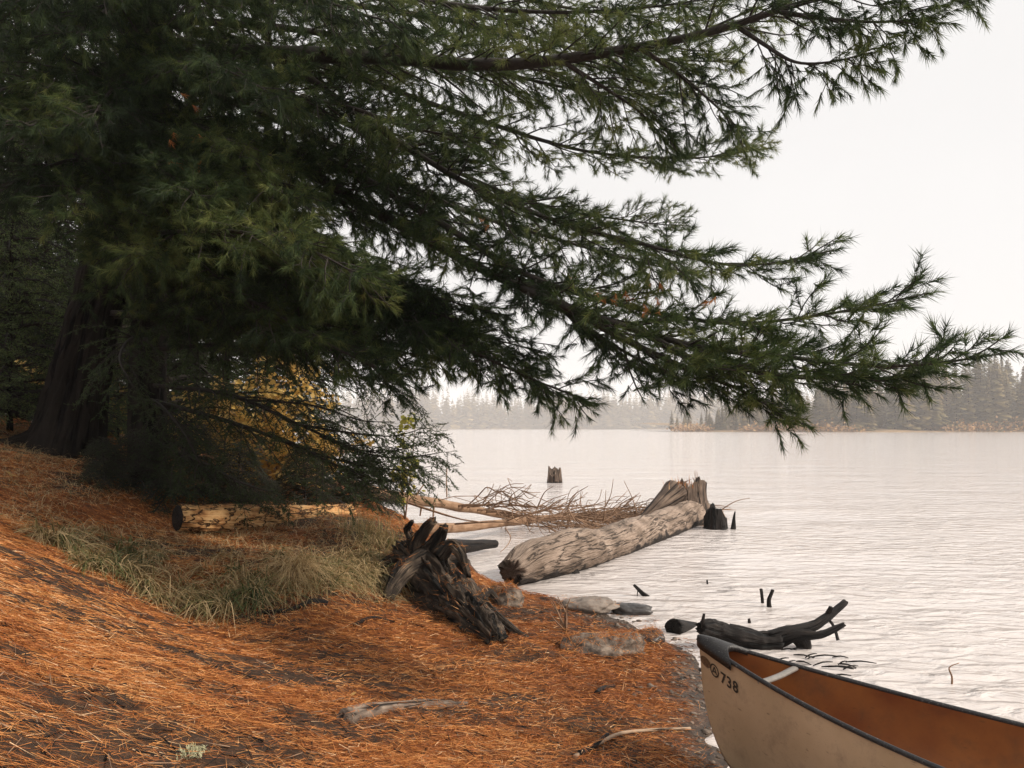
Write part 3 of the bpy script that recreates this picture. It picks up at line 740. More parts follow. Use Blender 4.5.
G = M['needles']
LIMBS = [
    # big top limb arching to the upper right
    (dict(pts=[W(150, 55, 7.35), W(260, 54, 7.0), W(400, 58, 6.5), W(455, 64, 6.2), W(530, 63, 6.0), W(620, 50, 5.8), W(710, 32, 5.5), W(820, -2, 5.2), W(905, -12, 5.0), W(975, 2, 4.9)], r0=0.092, r1=.004, seclen=.75, t0=.12, tint=.5, droop=.3, step=.105)),
    (dict(pts=[W(735, 25, 5.45), W(765, 45, 5.35), W(795, 62, 5.25), W(830, 62, 5.15), W(872, 52, 5.1)], r0=.014, r1=.003, seclen=.26, t0=.2, step=.08, tint=.4, droop=.9, n=24)),
    # limb ending in the upper spray at right
    (dict(pts=[W(152, 20, 7.35), W(270, 55, 7.1), W(380, 130, 6.8), W(470, 185, 6.4), W(560, 222, 6.0), W(640, 243, 5.6), W(720, 264, 5.3), W(780, 262, 5.1), W(833, 250, 5.0)], r0=0.040, r1=.004, seclen=.75, t0=.15, tint=.5, step=.1)),
    # main middle limb with the longest tip
    (dict(pts=[W(130, 165, 7.45), W(270, 160, 7.1), W(380, 215, 6.7), W(480, 268, 6.2), W(570, 308, 5.6), W(690, 345, 5.1), W(780, 356, 4.7), W(870, 366, 4.4), W(930, 364, 4.2), W(1000, 354, 4.1)], r0=0.06, r1=.004, seclen=.66, t0=.12, tint=.42, step=.095, vsp=.32, droop=-.05,
          dead=[W(598, 298, 5.5), W(615, 302, 5.5), W(622, 297, 5.5), W(648, 293, 5.45), W(655, 308, 5.4), W(640, 312, 5.4), W(570, 285, 5.7), W(486, 226, 6.3), W(703, 305, 5.2)])),
    (dict(pts=[W(136, 140, 7.4), W(290, 150, 7.0), W(410, 205, 6.6), W(520, 272, 6.1), W(620, 304, 5.7), W(720, 323, 5.3), W(800, 318, 4.95), W(875, 305, 4.75), W(928, 293, 4.65)], r0=0.046, r1=.004, seclen=.55, t0=.15, tint=.45, step=.1)),
    # drooping lower sprays
    (dict(pts=[W(560, 303, 5.65), W(630, 342, 5.35), W(695, 372, 5.05), W(745, 392, 4.9), W(786, 418, 4.8)], r0=.028, r1=.004, seclen=.42, t0=.15, tint=.4, step=.085, droop=.2, vsp=.3, n=30)),
    (dict(pts=[W(640, 330, 5.3), W(690, 358, 5.0), W(740, 368, 4.75), W(800, 378, 4.6), W(850, 376, 4.5)], r0=.024, r1=.004, seclen=.32, t0=.15, tint=.4, step=.085, droop=.2, vsp=.3, n=30)),
    (dict(pts=[W(118, 225, 7.45), W(250, 250, 7.1), W(380, 300, 6.7), W(460, 345, 6.3), W(530, 378, 6.0), W(590, 402, 5.8)], r0=0.033, r1=.004, seclen=.8, t0=.12, tint=.38, droop=.4, step=.09)),
    (dict(pts=[W(122, 205, 7.45), W(240, 215, 7.2), W(350, 262, 6.9), W(440, 312, 6.6), W(500, 360, 6.4), W(545, 388, 6.3)], r0=0.033, r1=.004, seclen=.8, t0=.12, tint=.35, droop=.4, step=.09)),
    # sprays further back at mid right, tint raised to paint backlight
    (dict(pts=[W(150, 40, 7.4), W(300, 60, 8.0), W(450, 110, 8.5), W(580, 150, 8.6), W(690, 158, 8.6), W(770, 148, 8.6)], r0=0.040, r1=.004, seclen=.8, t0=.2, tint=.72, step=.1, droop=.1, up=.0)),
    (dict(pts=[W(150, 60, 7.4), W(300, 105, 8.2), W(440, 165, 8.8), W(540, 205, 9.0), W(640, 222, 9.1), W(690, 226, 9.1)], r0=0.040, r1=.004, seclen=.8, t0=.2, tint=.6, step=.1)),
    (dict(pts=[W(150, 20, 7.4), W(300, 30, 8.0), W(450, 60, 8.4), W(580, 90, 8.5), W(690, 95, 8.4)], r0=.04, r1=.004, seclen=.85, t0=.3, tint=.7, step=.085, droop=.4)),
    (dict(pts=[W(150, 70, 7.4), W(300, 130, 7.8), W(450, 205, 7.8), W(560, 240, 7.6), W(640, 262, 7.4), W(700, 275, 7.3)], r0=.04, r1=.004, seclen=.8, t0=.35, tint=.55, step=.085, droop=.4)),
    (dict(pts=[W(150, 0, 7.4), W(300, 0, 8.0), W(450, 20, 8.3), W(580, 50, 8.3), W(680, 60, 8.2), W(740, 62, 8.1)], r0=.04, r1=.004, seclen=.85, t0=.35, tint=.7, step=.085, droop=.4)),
    (dict(pts=[W(640, 48, 5.7), W(680, 75, 5.8), W(715, 105, 5.9), W(740, 130, 5.9)], r0=.016, r1=.003, seclen=.35, t0=.15, tint=.5, step=.07, droop=.6, n=24)),
    (dict(pts=[W(560, 60, 5.9), W(600, 85, 6.0), W(640, 112, 6.1), W(665, 140, 6.1)], r0=.016, r1=.003, seclen=.4, t0=.15, tint=.5, step=.07, droop=.6, n=24)),
    (dict(pts=[W(780, 12, 5.3), W(820, 18, 5.2), W(880, 22, 5.1), W(925, 18, 5.0)], r0=.014, r1=.003, seclen=.3, t0=.15, tint=.45, step=.07, droop=.8, n=24)),
    (dict(pts=[W(700, 350, 5.05), W(760, 372, 4.8), W(820, 378, 4.6), W(880, 378, 4.5), W(925, 370, 4.4)], r0=.016, r1=.003, seclen=.25, t0=.15, tint=.4, step=.08, droop=.25, vsp=.3, n=24)),
    (dict(pts=[W(520, 278, 5.9), W(590, 330, 5.7), W(650, 366, 5.5), W(690, 384, 5.4)], r0=.02, r1=.003, seclen=.4, t0=.15, tint=.4, step=.085, droop=.3, n=24)),
    # limbs above the frame, hanging foliage into it
    (dict(pts=[W(155, -40, 7.35), W(280, -30, 7.1), W(420, 0, 6.9), W(540, 12, 6.7), W(640, 8, 6.5), W(740, -6, 6.3)], r0=0.040, r1=.004, seclen=.85, t0=.1, tint=.6, step=.1, droop=.5)),
    (dict(pts=[W(156, -70, 7.35), W(300, -40, 7.8), W(440, -20, 8.3), W(580, 10, 8.6), W(700, 20, 8.7)], r0=0.040, r1=.004, seclen=.9, t0=.15, tint=.6, step=.1, droop=.4)),
    (dict(pts=[W(148, 70, 7.4), W(250, 90, 6.9), W(340, 105, 6.4), W(420, 130, 6.0), W(500, 140, 5.8)], r0=0.033, r1=.004, seclen=.75, t0=.1, tint=.45, step=.1, droop=.3)),
    # dense boughs around the trunk
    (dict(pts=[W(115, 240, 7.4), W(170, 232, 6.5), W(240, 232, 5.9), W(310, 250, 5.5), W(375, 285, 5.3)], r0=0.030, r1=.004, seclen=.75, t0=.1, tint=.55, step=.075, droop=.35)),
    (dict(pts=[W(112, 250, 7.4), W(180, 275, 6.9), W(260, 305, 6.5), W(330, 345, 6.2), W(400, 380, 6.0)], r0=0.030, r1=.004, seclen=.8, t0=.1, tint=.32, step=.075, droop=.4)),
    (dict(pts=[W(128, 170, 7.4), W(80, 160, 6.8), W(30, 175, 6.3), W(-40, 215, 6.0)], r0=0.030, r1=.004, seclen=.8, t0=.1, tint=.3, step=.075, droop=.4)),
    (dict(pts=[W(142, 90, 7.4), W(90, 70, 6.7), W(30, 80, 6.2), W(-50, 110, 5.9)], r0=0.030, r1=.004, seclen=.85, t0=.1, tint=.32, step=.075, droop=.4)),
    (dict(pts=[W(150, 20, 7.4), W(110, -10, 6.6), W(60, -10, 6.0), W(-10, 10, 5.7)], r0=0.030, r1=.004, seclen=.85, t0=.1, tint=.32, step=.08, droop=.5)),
    (dict(pts=[W(146, 70, 7.4), W(180, 60, 6.6), W(225, 70, 6.0), W(285, 100, 5.7)], r0=0.026, r1=.004, seclen=.8, t0=.1, tint=.35, step=.08, droop=.5)),
    (dict(pts=[W(135, 150, 7.4), W(165, 150, 6.7), W(190, 165, 6.2), W(225, 190, 5.9)], r0=0.023, r1=.004, seclen=.6, t0=.1, tint=.3, step=.09, droop=.5, dead=[W(182, 147, 6.15), W(203, 146, 6.1), W(179, 173, 6.1), W(205, 172, 6.1), W(198, 114, 6.2)])),
    (dict(pts=[W(152, 0, 7.4), W(200, -30, 6.6), W(270, -20, 6.1), W(350, 10, 5.8), W(420, 30, 5.7)], r0=0.030, r1=.004, seclen=.8, t0=.1, tint=.42, step=.09, droop=.5)),
]
def trunk_at(py):
    i = np.argmin(np.abs((HY - (tp[:, 2] - H) / tp[:, 1] * F) - py))
    return tp[i]


for (px, py, d) in [(210, 10, 5.9), (350, 160, 6.6), (250, 150, 5.9), (300, 200, 6.0), (200, 200, 5.6), (70, 40, 5.8), (-20, 60, 6.3), (20, 130, 5.6), (90, 120, 5.7),
                    (60, 210, 5.9), (150, 260, 5.8), (430, 290, 6.4), (220, 280, 6.2), (330, 300, 6.3), (110, -5, 5.8), 
                    (350, 20, 8.6), (415, 240, 8.7), (380, 300, 8.6), (425, 225, 6.4), (450, 320, 7.5), (500, 315, 6.4), (465, 365, 6.5), (545, 352, 6.2), (400, 345, 6.5), (490, 335, 7.4), (410, 150, 8.5), (300, 330, 7.4), (240, 200, 8.9), (340, 245, 8.9), (40, 0, 8.8), (-20, 110, 8.8), (230, 90, 8.6)]:
    e = W(px, py, d); b_ = trunk_at(py - rng.uniform(20, 90))
    m1_ = b_ * .62 + e * .38 + [0, 0, .10]; m2_ = b_ * .25 + e * .75 + [0, 0, .06]
    LIMBS.append(dict(pts=[b_, m1_, m2_, e], r0=.026, r1=.004, seclen=.72, t0=.12, tint=rng.uniform(.2, .65), step=.095, droop=.5, n=30))  # needle tint raised on some boughs to paint lit clusters
for L in LIMBS:
    L = dict(L)
    if L['pts'][0][0] < -2.9: L['pts'][0] = trunk_at(HY - (L['pts'][0][2] - H) / L['pts'][0][1] * F)
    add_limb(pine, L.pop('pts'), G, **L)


# ------------------------------------------------------------------ hemlock beside it
hb = W(148, 490, 8.7); hb[2] = gz(hb[0], hb[1])
hem = thing('hemlock_tree', 'dark hemlock with thin straight trunk and drooping sprays right of the big pine', 'tree', hb)
a = Acc(); ht = spline([hb - [0, 0, .2], hb + [0, 0, 1.2], hb + [.03, .05, 3.5], hb + [.1, .1, 8]], 50)
tube(a, ht, np.linspace(.21, .09, 50), 20, amp=.035, freq=12, stretch=.2, ridge=.5, seed=9)
a.build('trunk', M['bark'], hem)


def hlimb(root, pts, tint=.4, **kw):
    k = dict(r0=.026, r1=.003, mode='feather', seclen=.5, t0=.1, step=.08, tstep=.036, tlen=.17, tint=tint, droop=.5, n=32, twigr=.0014, vsp=.5, tipsec=.3, fw=.0095, fl=.036, fstep=.007, up=-.02, ns=6)
    k.update(kw)
    add_limb(root, pts, M['hemlock'], **k)


HL = [
    [W(300, 425, 7.9), W(345, 432, 7.7), W(390, 436, 7.6), W(425, 428, 7.5)],
    [W(320, 436, 7.85), W(360, 452, 7.7), W(400, 458, 7.6), W(444, 452, 7.55)],
    [W(290, 442, 7.9), W(330, 462, 7.7), W(370, 478, 7.6), W(412, 484, 7.6)],
    [W(250, 400, 8.1), W(310, 405, 7.9), W(360, 420, 7.8), W(395, 422, 7.7)],
    [W(150, 385, 8.6), W(230, 395, 8.2), W(300, 425, 7.9), W(370, 452, 7.7), W(440, 440, 7.6)],
    [W(150, 400, 8.6), W(240, 425, 8.1), W(320, 455, 7.8), W(395, 470, 7.7), W(432, 466, 7.7)],
    [W(150, 350, 8.6), W(240, 345, 8.1), W(320, 365, 7.8), W(380, 385, 7.6), W(420, 400, 7.6)],
    [W(150, 440, 8.6), W(200, 462, 8.1), W(240, 482, 8.0), W(280, 495, 8.0)],
    [W(150, 330, 8.6), W(220, 320, 8.0), W(300, 330, 7.6), W(370, 345, 7.3), W(430, 370, 7.2)],
    [W(150, 310, 8.6), W(190, 300, 7.8), W(240, 310, 7.2), W(290, 335, 6.9)],
    [W(150, 400, 8.6), W(165, 410, 8.0), W(185, 435, 7.7), W(200, 465, 7.6)],
    [W(150, 340, 8.6), W(130, 340, 8.0), W(120, 360, 7.5), W(135, 390, 7.2)],
    [W(150, 290, 8.6), W(260, 280, 8.8), W(360, 300, 8.9), W(440, 345, 9.0)],
    [W(150, 250, 8.6), W(230, 240, 8.2), W(320, 250, 8.0), W(400, 290, 7.9)],
]
for i, p in enumerate(HL):
    hlimb(hem, p, tint=.40, seclen=.5 if i > 3 else .3, r0=.026 if i > 3 else .012)


# ------------------------------------------------------------------ generic woodland conifers (behind, at left)
def conifer(name, label, loc, h, r, limb, nl, mat, group=None, z0=.12, tint=.4, fl=.05, fw=.011, seclen=.5, step=.16, tstep=.1, tlen=.26, fstep=.03):
    root = thing(name, label, 'tree', loc, group)
    a = Acc(); b = np.asarray(loc, float)
    tube(a, spline([b - [0, 0, .2], b + [0, 0, h * .4], b + [.05, 0, h]], 26), np.linspace(r, .01, 26), 10, amp=r * .15, freq=8, seed=rng.uniform(0, 50))
    a.build('trunk', M['bark'], root)
    w, f = Acc(), Acc()
    for k in range(nl):
        u = z0 + (1 - z0) * (k + rng.random()) / nl
        ang = k * 2.4 + rng.normal(0, .3)
        l = limb * (1 - u) ** .75 * rng.uniform(.75, 1.15) + .12
        s = b + [0, 0, h * u]
        d = np.array([math.cos(ang), math.sin(ang), 0])
        pts = [s, s + d * l * .4 + [0, 0, .05 * l], s + d * l * .75 - [0, 0, .08 * l], s + d * l - [0, 0, .2 * l]]
        grow(w, f, pts, max(.006, .02 * l), .002, mode='feather', t0=.12, seclen=seclen * min(1, l / 1.2), step=step, tstep=tstep, tlen=tlen, tint=tint, droop=.3, n=14, twigr=.003, ns=5, fl=fl, fw=fw, fstep=fstep, tipsec=.12)
    lo = w.build('branches', M['twig_bark'], root)
    f.build('needles', mat, lo, smooth=False)
    return root


def copy_tree(o, loc, rz, sc, label, group=None):
    c = o.copy(); COL.objects.link(c)
    c.location = loc; c.rotation_euler = (0, 0, rz); c.scale = (sc, sc, sc)
    c['label'] = label
    if group: c['group'] = group
    for ch in o.children:
        k = ch.copy(); COL.objects.link(k); k.parent = c
        for g in ch.children:
            q = g.copy(); COL.objects.link(q); q.parent = k
    return c


def gpos(px, d):
    x = (px - CX) / F * d
    return (x, d, gz(x, d))


woods = conifer('woodland_conifer', 'tall dark conifer filling the gap left of the pine trunk', gpos(20, 13), 13, .16, 2.6, 70, M['woodland'], 'dark conifers behind the pine', fl=.07, fw=.018, tstep=.08)
for i, (px, d, s, rz, lb) in enumerate([
        (-60, 11.5, .9, 1.0, 'dark conifer at the left edge of the picture behind the pine boughs'),
        (105, 15, 1.1, 2.2, 'dark conifer standing straight behind the pine trunk'),
        (190, 14, 1.0, 3.9, 'dark conifer behind the thin hemlock trunk'),
        (268, 16.5, 1.1, 5.1, 'dark conifer rightmost of those behind the pine, nearest the lake'),
        (-20, 19, 1.4, .4, 'farthest tall conifer at the left edge behind the pine')]):
    copy_tree(woods, gpos(px, d), rz, s, lb)

und = conifer('understory_hemlock', 'bushy dark hemlock right behind the thin hemlock trunk', gpos(165, 11.0), 6.5, .07, 1.9, 100, M['woodland'], 'bushy hemlocks in the understory', z0=.03, tint=.35, seclen=.6, step=.11, tstep=.06, tlen=.24, fstep=.018, fl=.055, fw=.016)
for i, (px, d, s_, rz, lb) in enumerate([
        (-45, 12.2, 1.0, .8, 'bushy dark hemlock behind the firs at the left edge'),
        (48, 12.6, 1.15, 2.5, 'bushy dark hemlock directly behind the leaning pine trunk'),
        (225, 13.0, 1.0, 4.1, 'bushy dark hemlock behind the golden shrub, farther from the lake'),
        (292, 13.4, .8, 5.3, 'bushy dark hemlock behind the golden shrub, nearest the lake'),
        (0, 16, 1.5, 1.4, 'large bushy hemlock deep in the wood left of the pine'),
        (130, 17, 1.5, 3.3, 'large bushy hemlock deep in the wood between the two dark trunks')]):
    copy_tree(und, gpos(px, d), rz, s_, lb)

low = conifer('low_hemlock', 'low dark hemlock bush touching the left end of the peeled log', gpos(182, 8.6), .85, .012, .62, 46, M['hemlock'], 'low hemlock bushes behind the log', z0=.02, tint=.4, seclen=.3, step=.05, tstep=.03, tlen=.14, fstep=.01, fl=.03, fw=.007)
for i, (px, d, s_, rz, lb) in enumerate([
        (238, 8.9, .8, .8, 'low dark hemlock bush behind the left half of the peeled log'),
        (305, 9.4, .8, 4.1, 'low dark hemlock bush behind the right half of the peeled log'),
        (362, 9.7, .7, 5.3, 'low dark hemlock bush just past the right end of the peeled log'),
        (136, 8.2, .7, 1.9, 'low dark hemlock bush in front of the thin hemlock trunk'),
        (104, 8.0, .5, 3.3, 'low dark hemlock bush at the right foot of the pine trunk')]):
    copy_tree(low, gpos(px, d), rz, s_, lb)

fir = conifer('young_fir', 'young fir, its green lightened as if sunlit, just left of the pine trunk', gpos(10, 8.9), 3.1, .035, 1.15, 64, M['fir_sunlit'], 'young firs by the pine', z0=.05, tint=.5, fl=.04, fw=.012, seclen=.4, step=.07, tstep=.04, tlen=.16, fstep=.013)
copy_tree(fir, gpos(-45, 8.6), 2.0, .8, 'young fir, green lightened as if sunlit, cut by the left edge of the picture', 'young firs by the pine')
copy_tree(fir, gpos(118, 10.5), 4.0, .55, 'small fir, its green lightened as if sunlit, between the two dark trunks', 'young firs by the pine')


# ------------------------------------------------------------------ autumn shrubs
def leaf_cloud(acc, P, size, tint, flat=.6):
    n = len(P)
    nrmv = nrm(rng.normal(size=(n, 3)) * flat + np.array([0, -.3, 1.0]))
    t = nrm(np.cross(nrmv, rng.normal(size=(n, 3)))); s = np.cross(nrmv, t)
    shp = [(-.5, 0), (-.2, .34), (.05, .22), (.15, .42), (.5, 0.02), (.15, -.42), (.05, -.22), (-.2, -.34)]
    V = np.zeros((n, 9, 3)); V[:, 0] = P
    for k, (u, v) in enumerate(shp):
        V[:, k + 1] = P + size[:, None] * (u * t + v * s + .12 * abs(v) * nrmv)
    tri = np.array([[0, k + 1, (k + 1) % 8 + 1] for k in range(8)])
    T = (np.arange(n)[:, None, None] * 9 + tri[None]).reshape(-1, 3)
    acc.add(V.reshape(-1, 3), T, None, None, np.repeat(tint, 9))


def shrub(name, label, base, tops, n, spread, mat, size=(.05, .1), stem=.012, cat='shrub'):
    base = np.asarray(base, float)
    root = thing(name, label, cat, base)
    w, f = Acc(), Acc()
    P = []
    for tpt in tops:
        tpt = np.asarray(tpt, float)
        c = spline([base, base * .5 + tpt * .5 + rng.normal(0, .06, 3), tpt], 14)
        tube(w, c, np.linspace(stem, .003, 14), 5)
        for k in range(9):
            i = rng.integers(4, 14)
            e = c[i] + rng.normal(0, 1, 3) * spread * np.array([1, 1, .7])
            tube(w, spline([c[i], (c[i] + e) / 2 + rng.normal(0, .03, 3), e], 6), np.linspace(.004, .0015, 6), 3, caps=False)
            m = max(1, n // (len(tops) * 9))
            uu = rng.random((m, 1)) ** .6
            P.append(c[i] + (e - c[i]) * uu + rng.normal(0, .05, (m, 3)))
    P = np.vstack(P)
    w.build('stems', M['brush'], root)
    leaf_cloud(f, P, rng.uniform(size[0], size[1], len(P)), rng.random(len(P)))
    f.build('leaves', mat, root, smooth=False)
    return root


shrub('autumn_shrub', 'golden leaved shrub behind the hemlock sprays near the water', gpos(275, 10.4), [W(225, 420, 10.2), W(255, 375, 10.4), W(285, 360, 10.5), W(300, 410, 10.2), W(325, 430, 10.2), W(240, 445, 10.2), W(280, 455, 10.2), W(195, 435, 10.2), W(180, 405, 10.2), W(210, 395, 10.2), W(345, 445, 10.2), W(310, 385, 10.4)], 3600, .4, M['yellow_leaf'])
shrub('autumn_shrub', 'golden leaved shrub in the gap between the pine trunk and the thin hemlock trunk', gpos(118, 11.0), [W(112, 360, 10.8), W(122, 390, 10.8), W(108, 420, 10.8), W(30, 375, 11), W(45, 420, 11)], 900, .22, M['yellow_leaf'])
shrub('lime_sapling', 'yellow green sapling poking out beside the lake at the end of the dark sprays', gpos(405, 10.6), [W(416, 418, 10.4), W(404, 432, 10.4)], 170, .10, M['lime_leaf'], (.06, .12))

# ------------------------------------------------------------------ peeled log on the bank
p0, p1 = W(178, 518, 7.6), W(350, 516, 8.9)
base = (p0 + p1) / 2; base[2] -= .13
lg = thing('peeled_log', 'short cut log with peeling golden bark lying on the bank', 'log', base)
a = Acc(); pts = spline([p0, p0 * .6 + p1 * .4 + [0, 0, -.005], p1], 60)
tube(a, pts, .132 + .006 * np.sin(np.linspace(0, 7, 60)), 72, amp2=.018, f2=22, amp=.03, freq=11, stretch=.35, seed=21, caps=False, ridge=.35)
a.build('log_body', M['peeled'], lg)
for c, s_ in ((pts[0], -1), (pts[-1], 1)):
    a = Acc(); ax = nrm(pts[-1] - pts[0])
    tube(a, np.array([c - ax * .004, c + ax * .012 * s_ + ax * .0]), [.121, .112], 30, amp=.01, freq=14, seed=2 + s_)
    a.build('cut_end', M['wet_or_shaded_wood'], lg)  # near-black colour paints the shade on ends turned from the sun

# ------------------------------------------------------------------ rotten upturned root and log
base = W(440, 600, 7.0); base[2] = gz(base[0], base[1])
rt = thing('rotten_log', 'black rotten log with an upturned root end lying on the needles', 'log', base)
a = Acc()
core = spline([W(412, 556, 7.75), W(428, 572, 7.45), W(452, 600, 7.0), W(476, 625, 6.5), W(494, 643, 6.12)], 140)
tube(a, core, np.interp(np.linspace(0, 1, 140), [0, .15, .4, .8, 1], [.22, .25, .22, .17, .11]), 100, amp=.13, freq=6, stretch=.3, seed=31, ridge=.45, capjit=.12, octv=5, amp2=.05, f2=14, twist=.2)
a.build('trunk', M['rotten'], rt)
for k, (pts_, r0, r1, sd) in enumerate([
        ([W(462, 585, 7.15), W(490, 612, 6.75), W(512, 630, 6.5), W(530, 641, 6.35)], .10, .022, 3),
        ([W(420, 560, 7.5), W(418, 541, 7.5), W(424, 530, 7.45), W(433, 521, 7.4)], .10, .04, 5),
        ([W(425, 560, 7.5), W(438, 540, 7.4), W(444, 528, 7.3)], .12, .04, 6),
        ([W(410, 560, 7.6), W(392, 560, 7.6), W(376, 568, 7.55), W(366, 564, 7.5)], .09, .02, 7),
        ([W(405, 575, 7.5), W(390, 590, 7.25), W(372, 606, 7.0)], .10, .02, 8),
        ([W(435, 565, 7.45), W(455, 560, 7.6), W(466, 572, 7.6)], .12, .03, 9),
        ([W(415, 545, 7.6), W(408, 530, 7.6), W(412, 522, 7.5)], .07, .02, 10),
        ([W(425, 560, 7.4), W(405, 572, 7.2), W(392, 588, 7.0), W(388, 600, 6.9)], .13, .05, 14),
        ([W(440, 556, 7.3), W(452, 545, 7.3), W(462, 555, 7.2), W(468, 575, 7.1)], .08, .03, 15),
        ([W(452, 590, 6.9), W(474, 600, 6.9), W(488, 592, 7.0), W(497, 600, 7.0)], .09, .03, 12)]):
    a = Acc(); s = spline(pts_, 20)
    tube(a, s, np.linspace(r0, r1, 20), 16, amp=.07, freq=12, stretch=.3, seed=sd, ridge=.4, capjit=.05)
    a.build('splinter' if k in (0,) else 'root', M['rotten'], rt)

# ------------------------------------------------------------------ big drift log, stumps in the water
b0 = W(508, 575, 9.4)
dl = thing('drift_log', 'thick pale weathered log running from the shore into the lake', 'log', W(590, 575, 11.5) * [1, 1, 0])
a = Acc()
s = spline([W(512, 571, 9.3), W(530, 562, 9.7), W(575, 553, 10.6), W(620, 542, 12.2), W(665, 527, 14.2), W(698, 512, 15.9)], 260)
rr = np.interp(np.linspace(0, 1, 260), [0, .04, .12, .35, .7, .95, 1], [.18, .25, .285, .30, .31, .33, .28])
tube(a, s, rr, 120, amp=.12, freq=1.7, stretch=.45, seed=41, ridge=.15, capjit=.2, octv=6, amp2=.012, f2=5.5, twist=.18)
a.build('log_body', M['drift'], dl)
a = Acc()
tube(a, spline([W(505, 566, 9.4), W(499, 567, 9.3)], 5), np.linspace(.03, .012, 5), 8, amp=.01); a.build('branch_stub', M['wet_or_shaded_wood'], dl)
for (px, py, d) in [(570, 572, 10.2), (590, 567, 10.7)]:
    a = Acc(); c = W(px, py + 6, d); tube(a, spline([c + [-.14, .1, .10], c + [.05, -.02, 0], c + [.17, .03, -.10]], 10), np.linspace(.14, .05, 10), 14, amp=.08, freq=9, seed=px, capjit=.08)
    a.build('bark_flap', M['wet_or_shaded_wood'], dl)


def stump(name, label, px, py_base, d, rb, rt_, h, seed, mat, roots=(), hollow=.5, jag=.3, ns=64, lean=(0, 0), oval=1.0):
    c = W(px, py_base, d); c[2] = -.15
    root = thing(name, label, 'stump', (c[0], c[1], 0))
    a = Acc(); n = 22
    t = np.linspace(0, 1, n)
    th = np.linspace(0, 2 * np.pi, ns, endpoint=False)
    V = []; tc = []
    jagv = 1 - jag * (0.5 + fbm(np.stack([np.cos(th) * 1.25 + seed, np.sin(th) * 1.25, th * 0], -1), 5) * 1.3) + jag * .07 * rng.normal(size=ns)
    for k in range(n):
        r = rt_ + (rb - rt_) * (1 - t[k]) ** 2.2
        rr = r * (1 + .16 * fbm(np.stack([np.cos(th) * 2.2 + seed, np.sin(th) * 2.2, th * 0 + t[k] * .8], -1), 3) * 1.6 + .13 * fbm(np.stack([np.cos(th) * 7 + seed, np.sin(th) * 7, th * 0 + t[k] * .5], -1), 3))
        z = (h + .15) * t[k] * jagv
        V.append(np.stack([c[0] + lean[0] * t[k] + rr * np.cos(th), c[1] + lean[1] * t[k] + rr * np.sin(th) * oval, c[2] + z], -1))
        tc.append(np.stack([np.cos(th) * r, np.sin(th) * r, z], -1))
    for k, (f, dz) in enumerate([(.8, -.06), (.6, -.3)]):
        V.append(np.stack([c[0] + lean[0] + rt_ * f * np.cos(th), c[1] + lean[1] + rt_ * f * np.sin(th) * oval, c[2] + (h + .15) * (jagv + dz * hollow)], -1))
        tc.append(np.stack([np.cos(th) * rt_ * f, np.sin(th) * rt_ * f, th * 0 + h], -1))
    V.append(np.array([[c[0] + lean[0], c[1] + lean[1], c[2] + (h + .15) * (1 - .4 * hollow)]])); tc.append(np.array([[0, 0, h]]))
    m = n + 2
    i = np.arange(m - 1)[:, None] * ns; j = np.arange(ns)[None]; kx = (j + 1) % ns
    Q = np.stack([i + j, i + kx, i + ns + kx, i + ns + j], -1).reshape(-1, 4)
    jj = np.arange(ns)
    T = np.stack([jj + (m - 1) * ns, (jj + 1) % ns + (m - 1) * ns, np.full(ns, m * ns)], -1)
    a.add(np.vstack(V), T, Q, np.vstack(tc))
    a.build('stump_body', mat, root)
    for (pts_, r0, r1) in roots:
        b = Acc(); tube(b, spline(pts_, 16), np.linspace(r0, r1, 16), 14, amp=.06, freq=7, stretch=.2, seed=seed + r0)
        b.build('root', mat, root)
    return root, c


st, c = stump('tree_stump', 'broad jagged hollow stump with golden grass on top, ending the drift log', 682, 530, 15.6, .72, .38, .84, 2.0, M['stump'], lean=(.06, 0), jag=.42,
              roots=[([W(676, 492, 15.5), W(660, 505, 15.2), W(646, 517, 15.0), W(630, 527, 14.9)], .26, .06)], oval=.8)
a = Acc(); nb = 80
bp = np.array([c[0] - .05, c[1] - .12, .68]) + rng.normal(0, .13, (nb, 3)) * [1, 1, .2]
an = rng.uniform(-np.pi, np.pi, nb)
blades(a, bp, np.stack([np.cos(an), np.sin(an), an * 0], -1), rng.uniform(.10, .24, nb), rng.uniform(.7, 1.1, nb), rng.uniform(.1, .6, nb), rng.uniform(.008, .016, nb), rng.uniform(.3, 1, nb), 4)
g = a.build('stump_grass', M['litter'], loc=(c[0], c[1], .68), smooth=False); tag(g, 'golden dry grass growing out of the top of the broad hollow stump', 'grass tuft')
a = Acc()
b0 = np.array([c[0] + .25, c[1] - .05, .68])
for k in range(7):
    e = b0 + [rng.normal(0, .10), rng.normal(0, .05), rng.uniform(.14, .34)]
    tube(a, spline([b0, (b0 + e) / 2 + rng.normal(0, .02, 3), e], 6), np.linspace(.007, .003, 6), 4)
g = a.build('twig_sprig', M['brush'], loc=b0); tag(g, 'bare thin sprig of twigs sticking up from the right rim of the broad stump', 'twigs')

stump('small_stump', 'low dark square stump in the water right of the broad stump', 716, 528, 14.7, .27, .20, .40, 5.0, M['wet_or_shaded_wood'], jag=.35, ns=48)
stump('small_stump', 'lone grey stump with a tall left point standing far out in the lake', 555, 481.5, 27.0, .26, .22, .62, 8.3, M['stump'], jag=.75, ns=28)


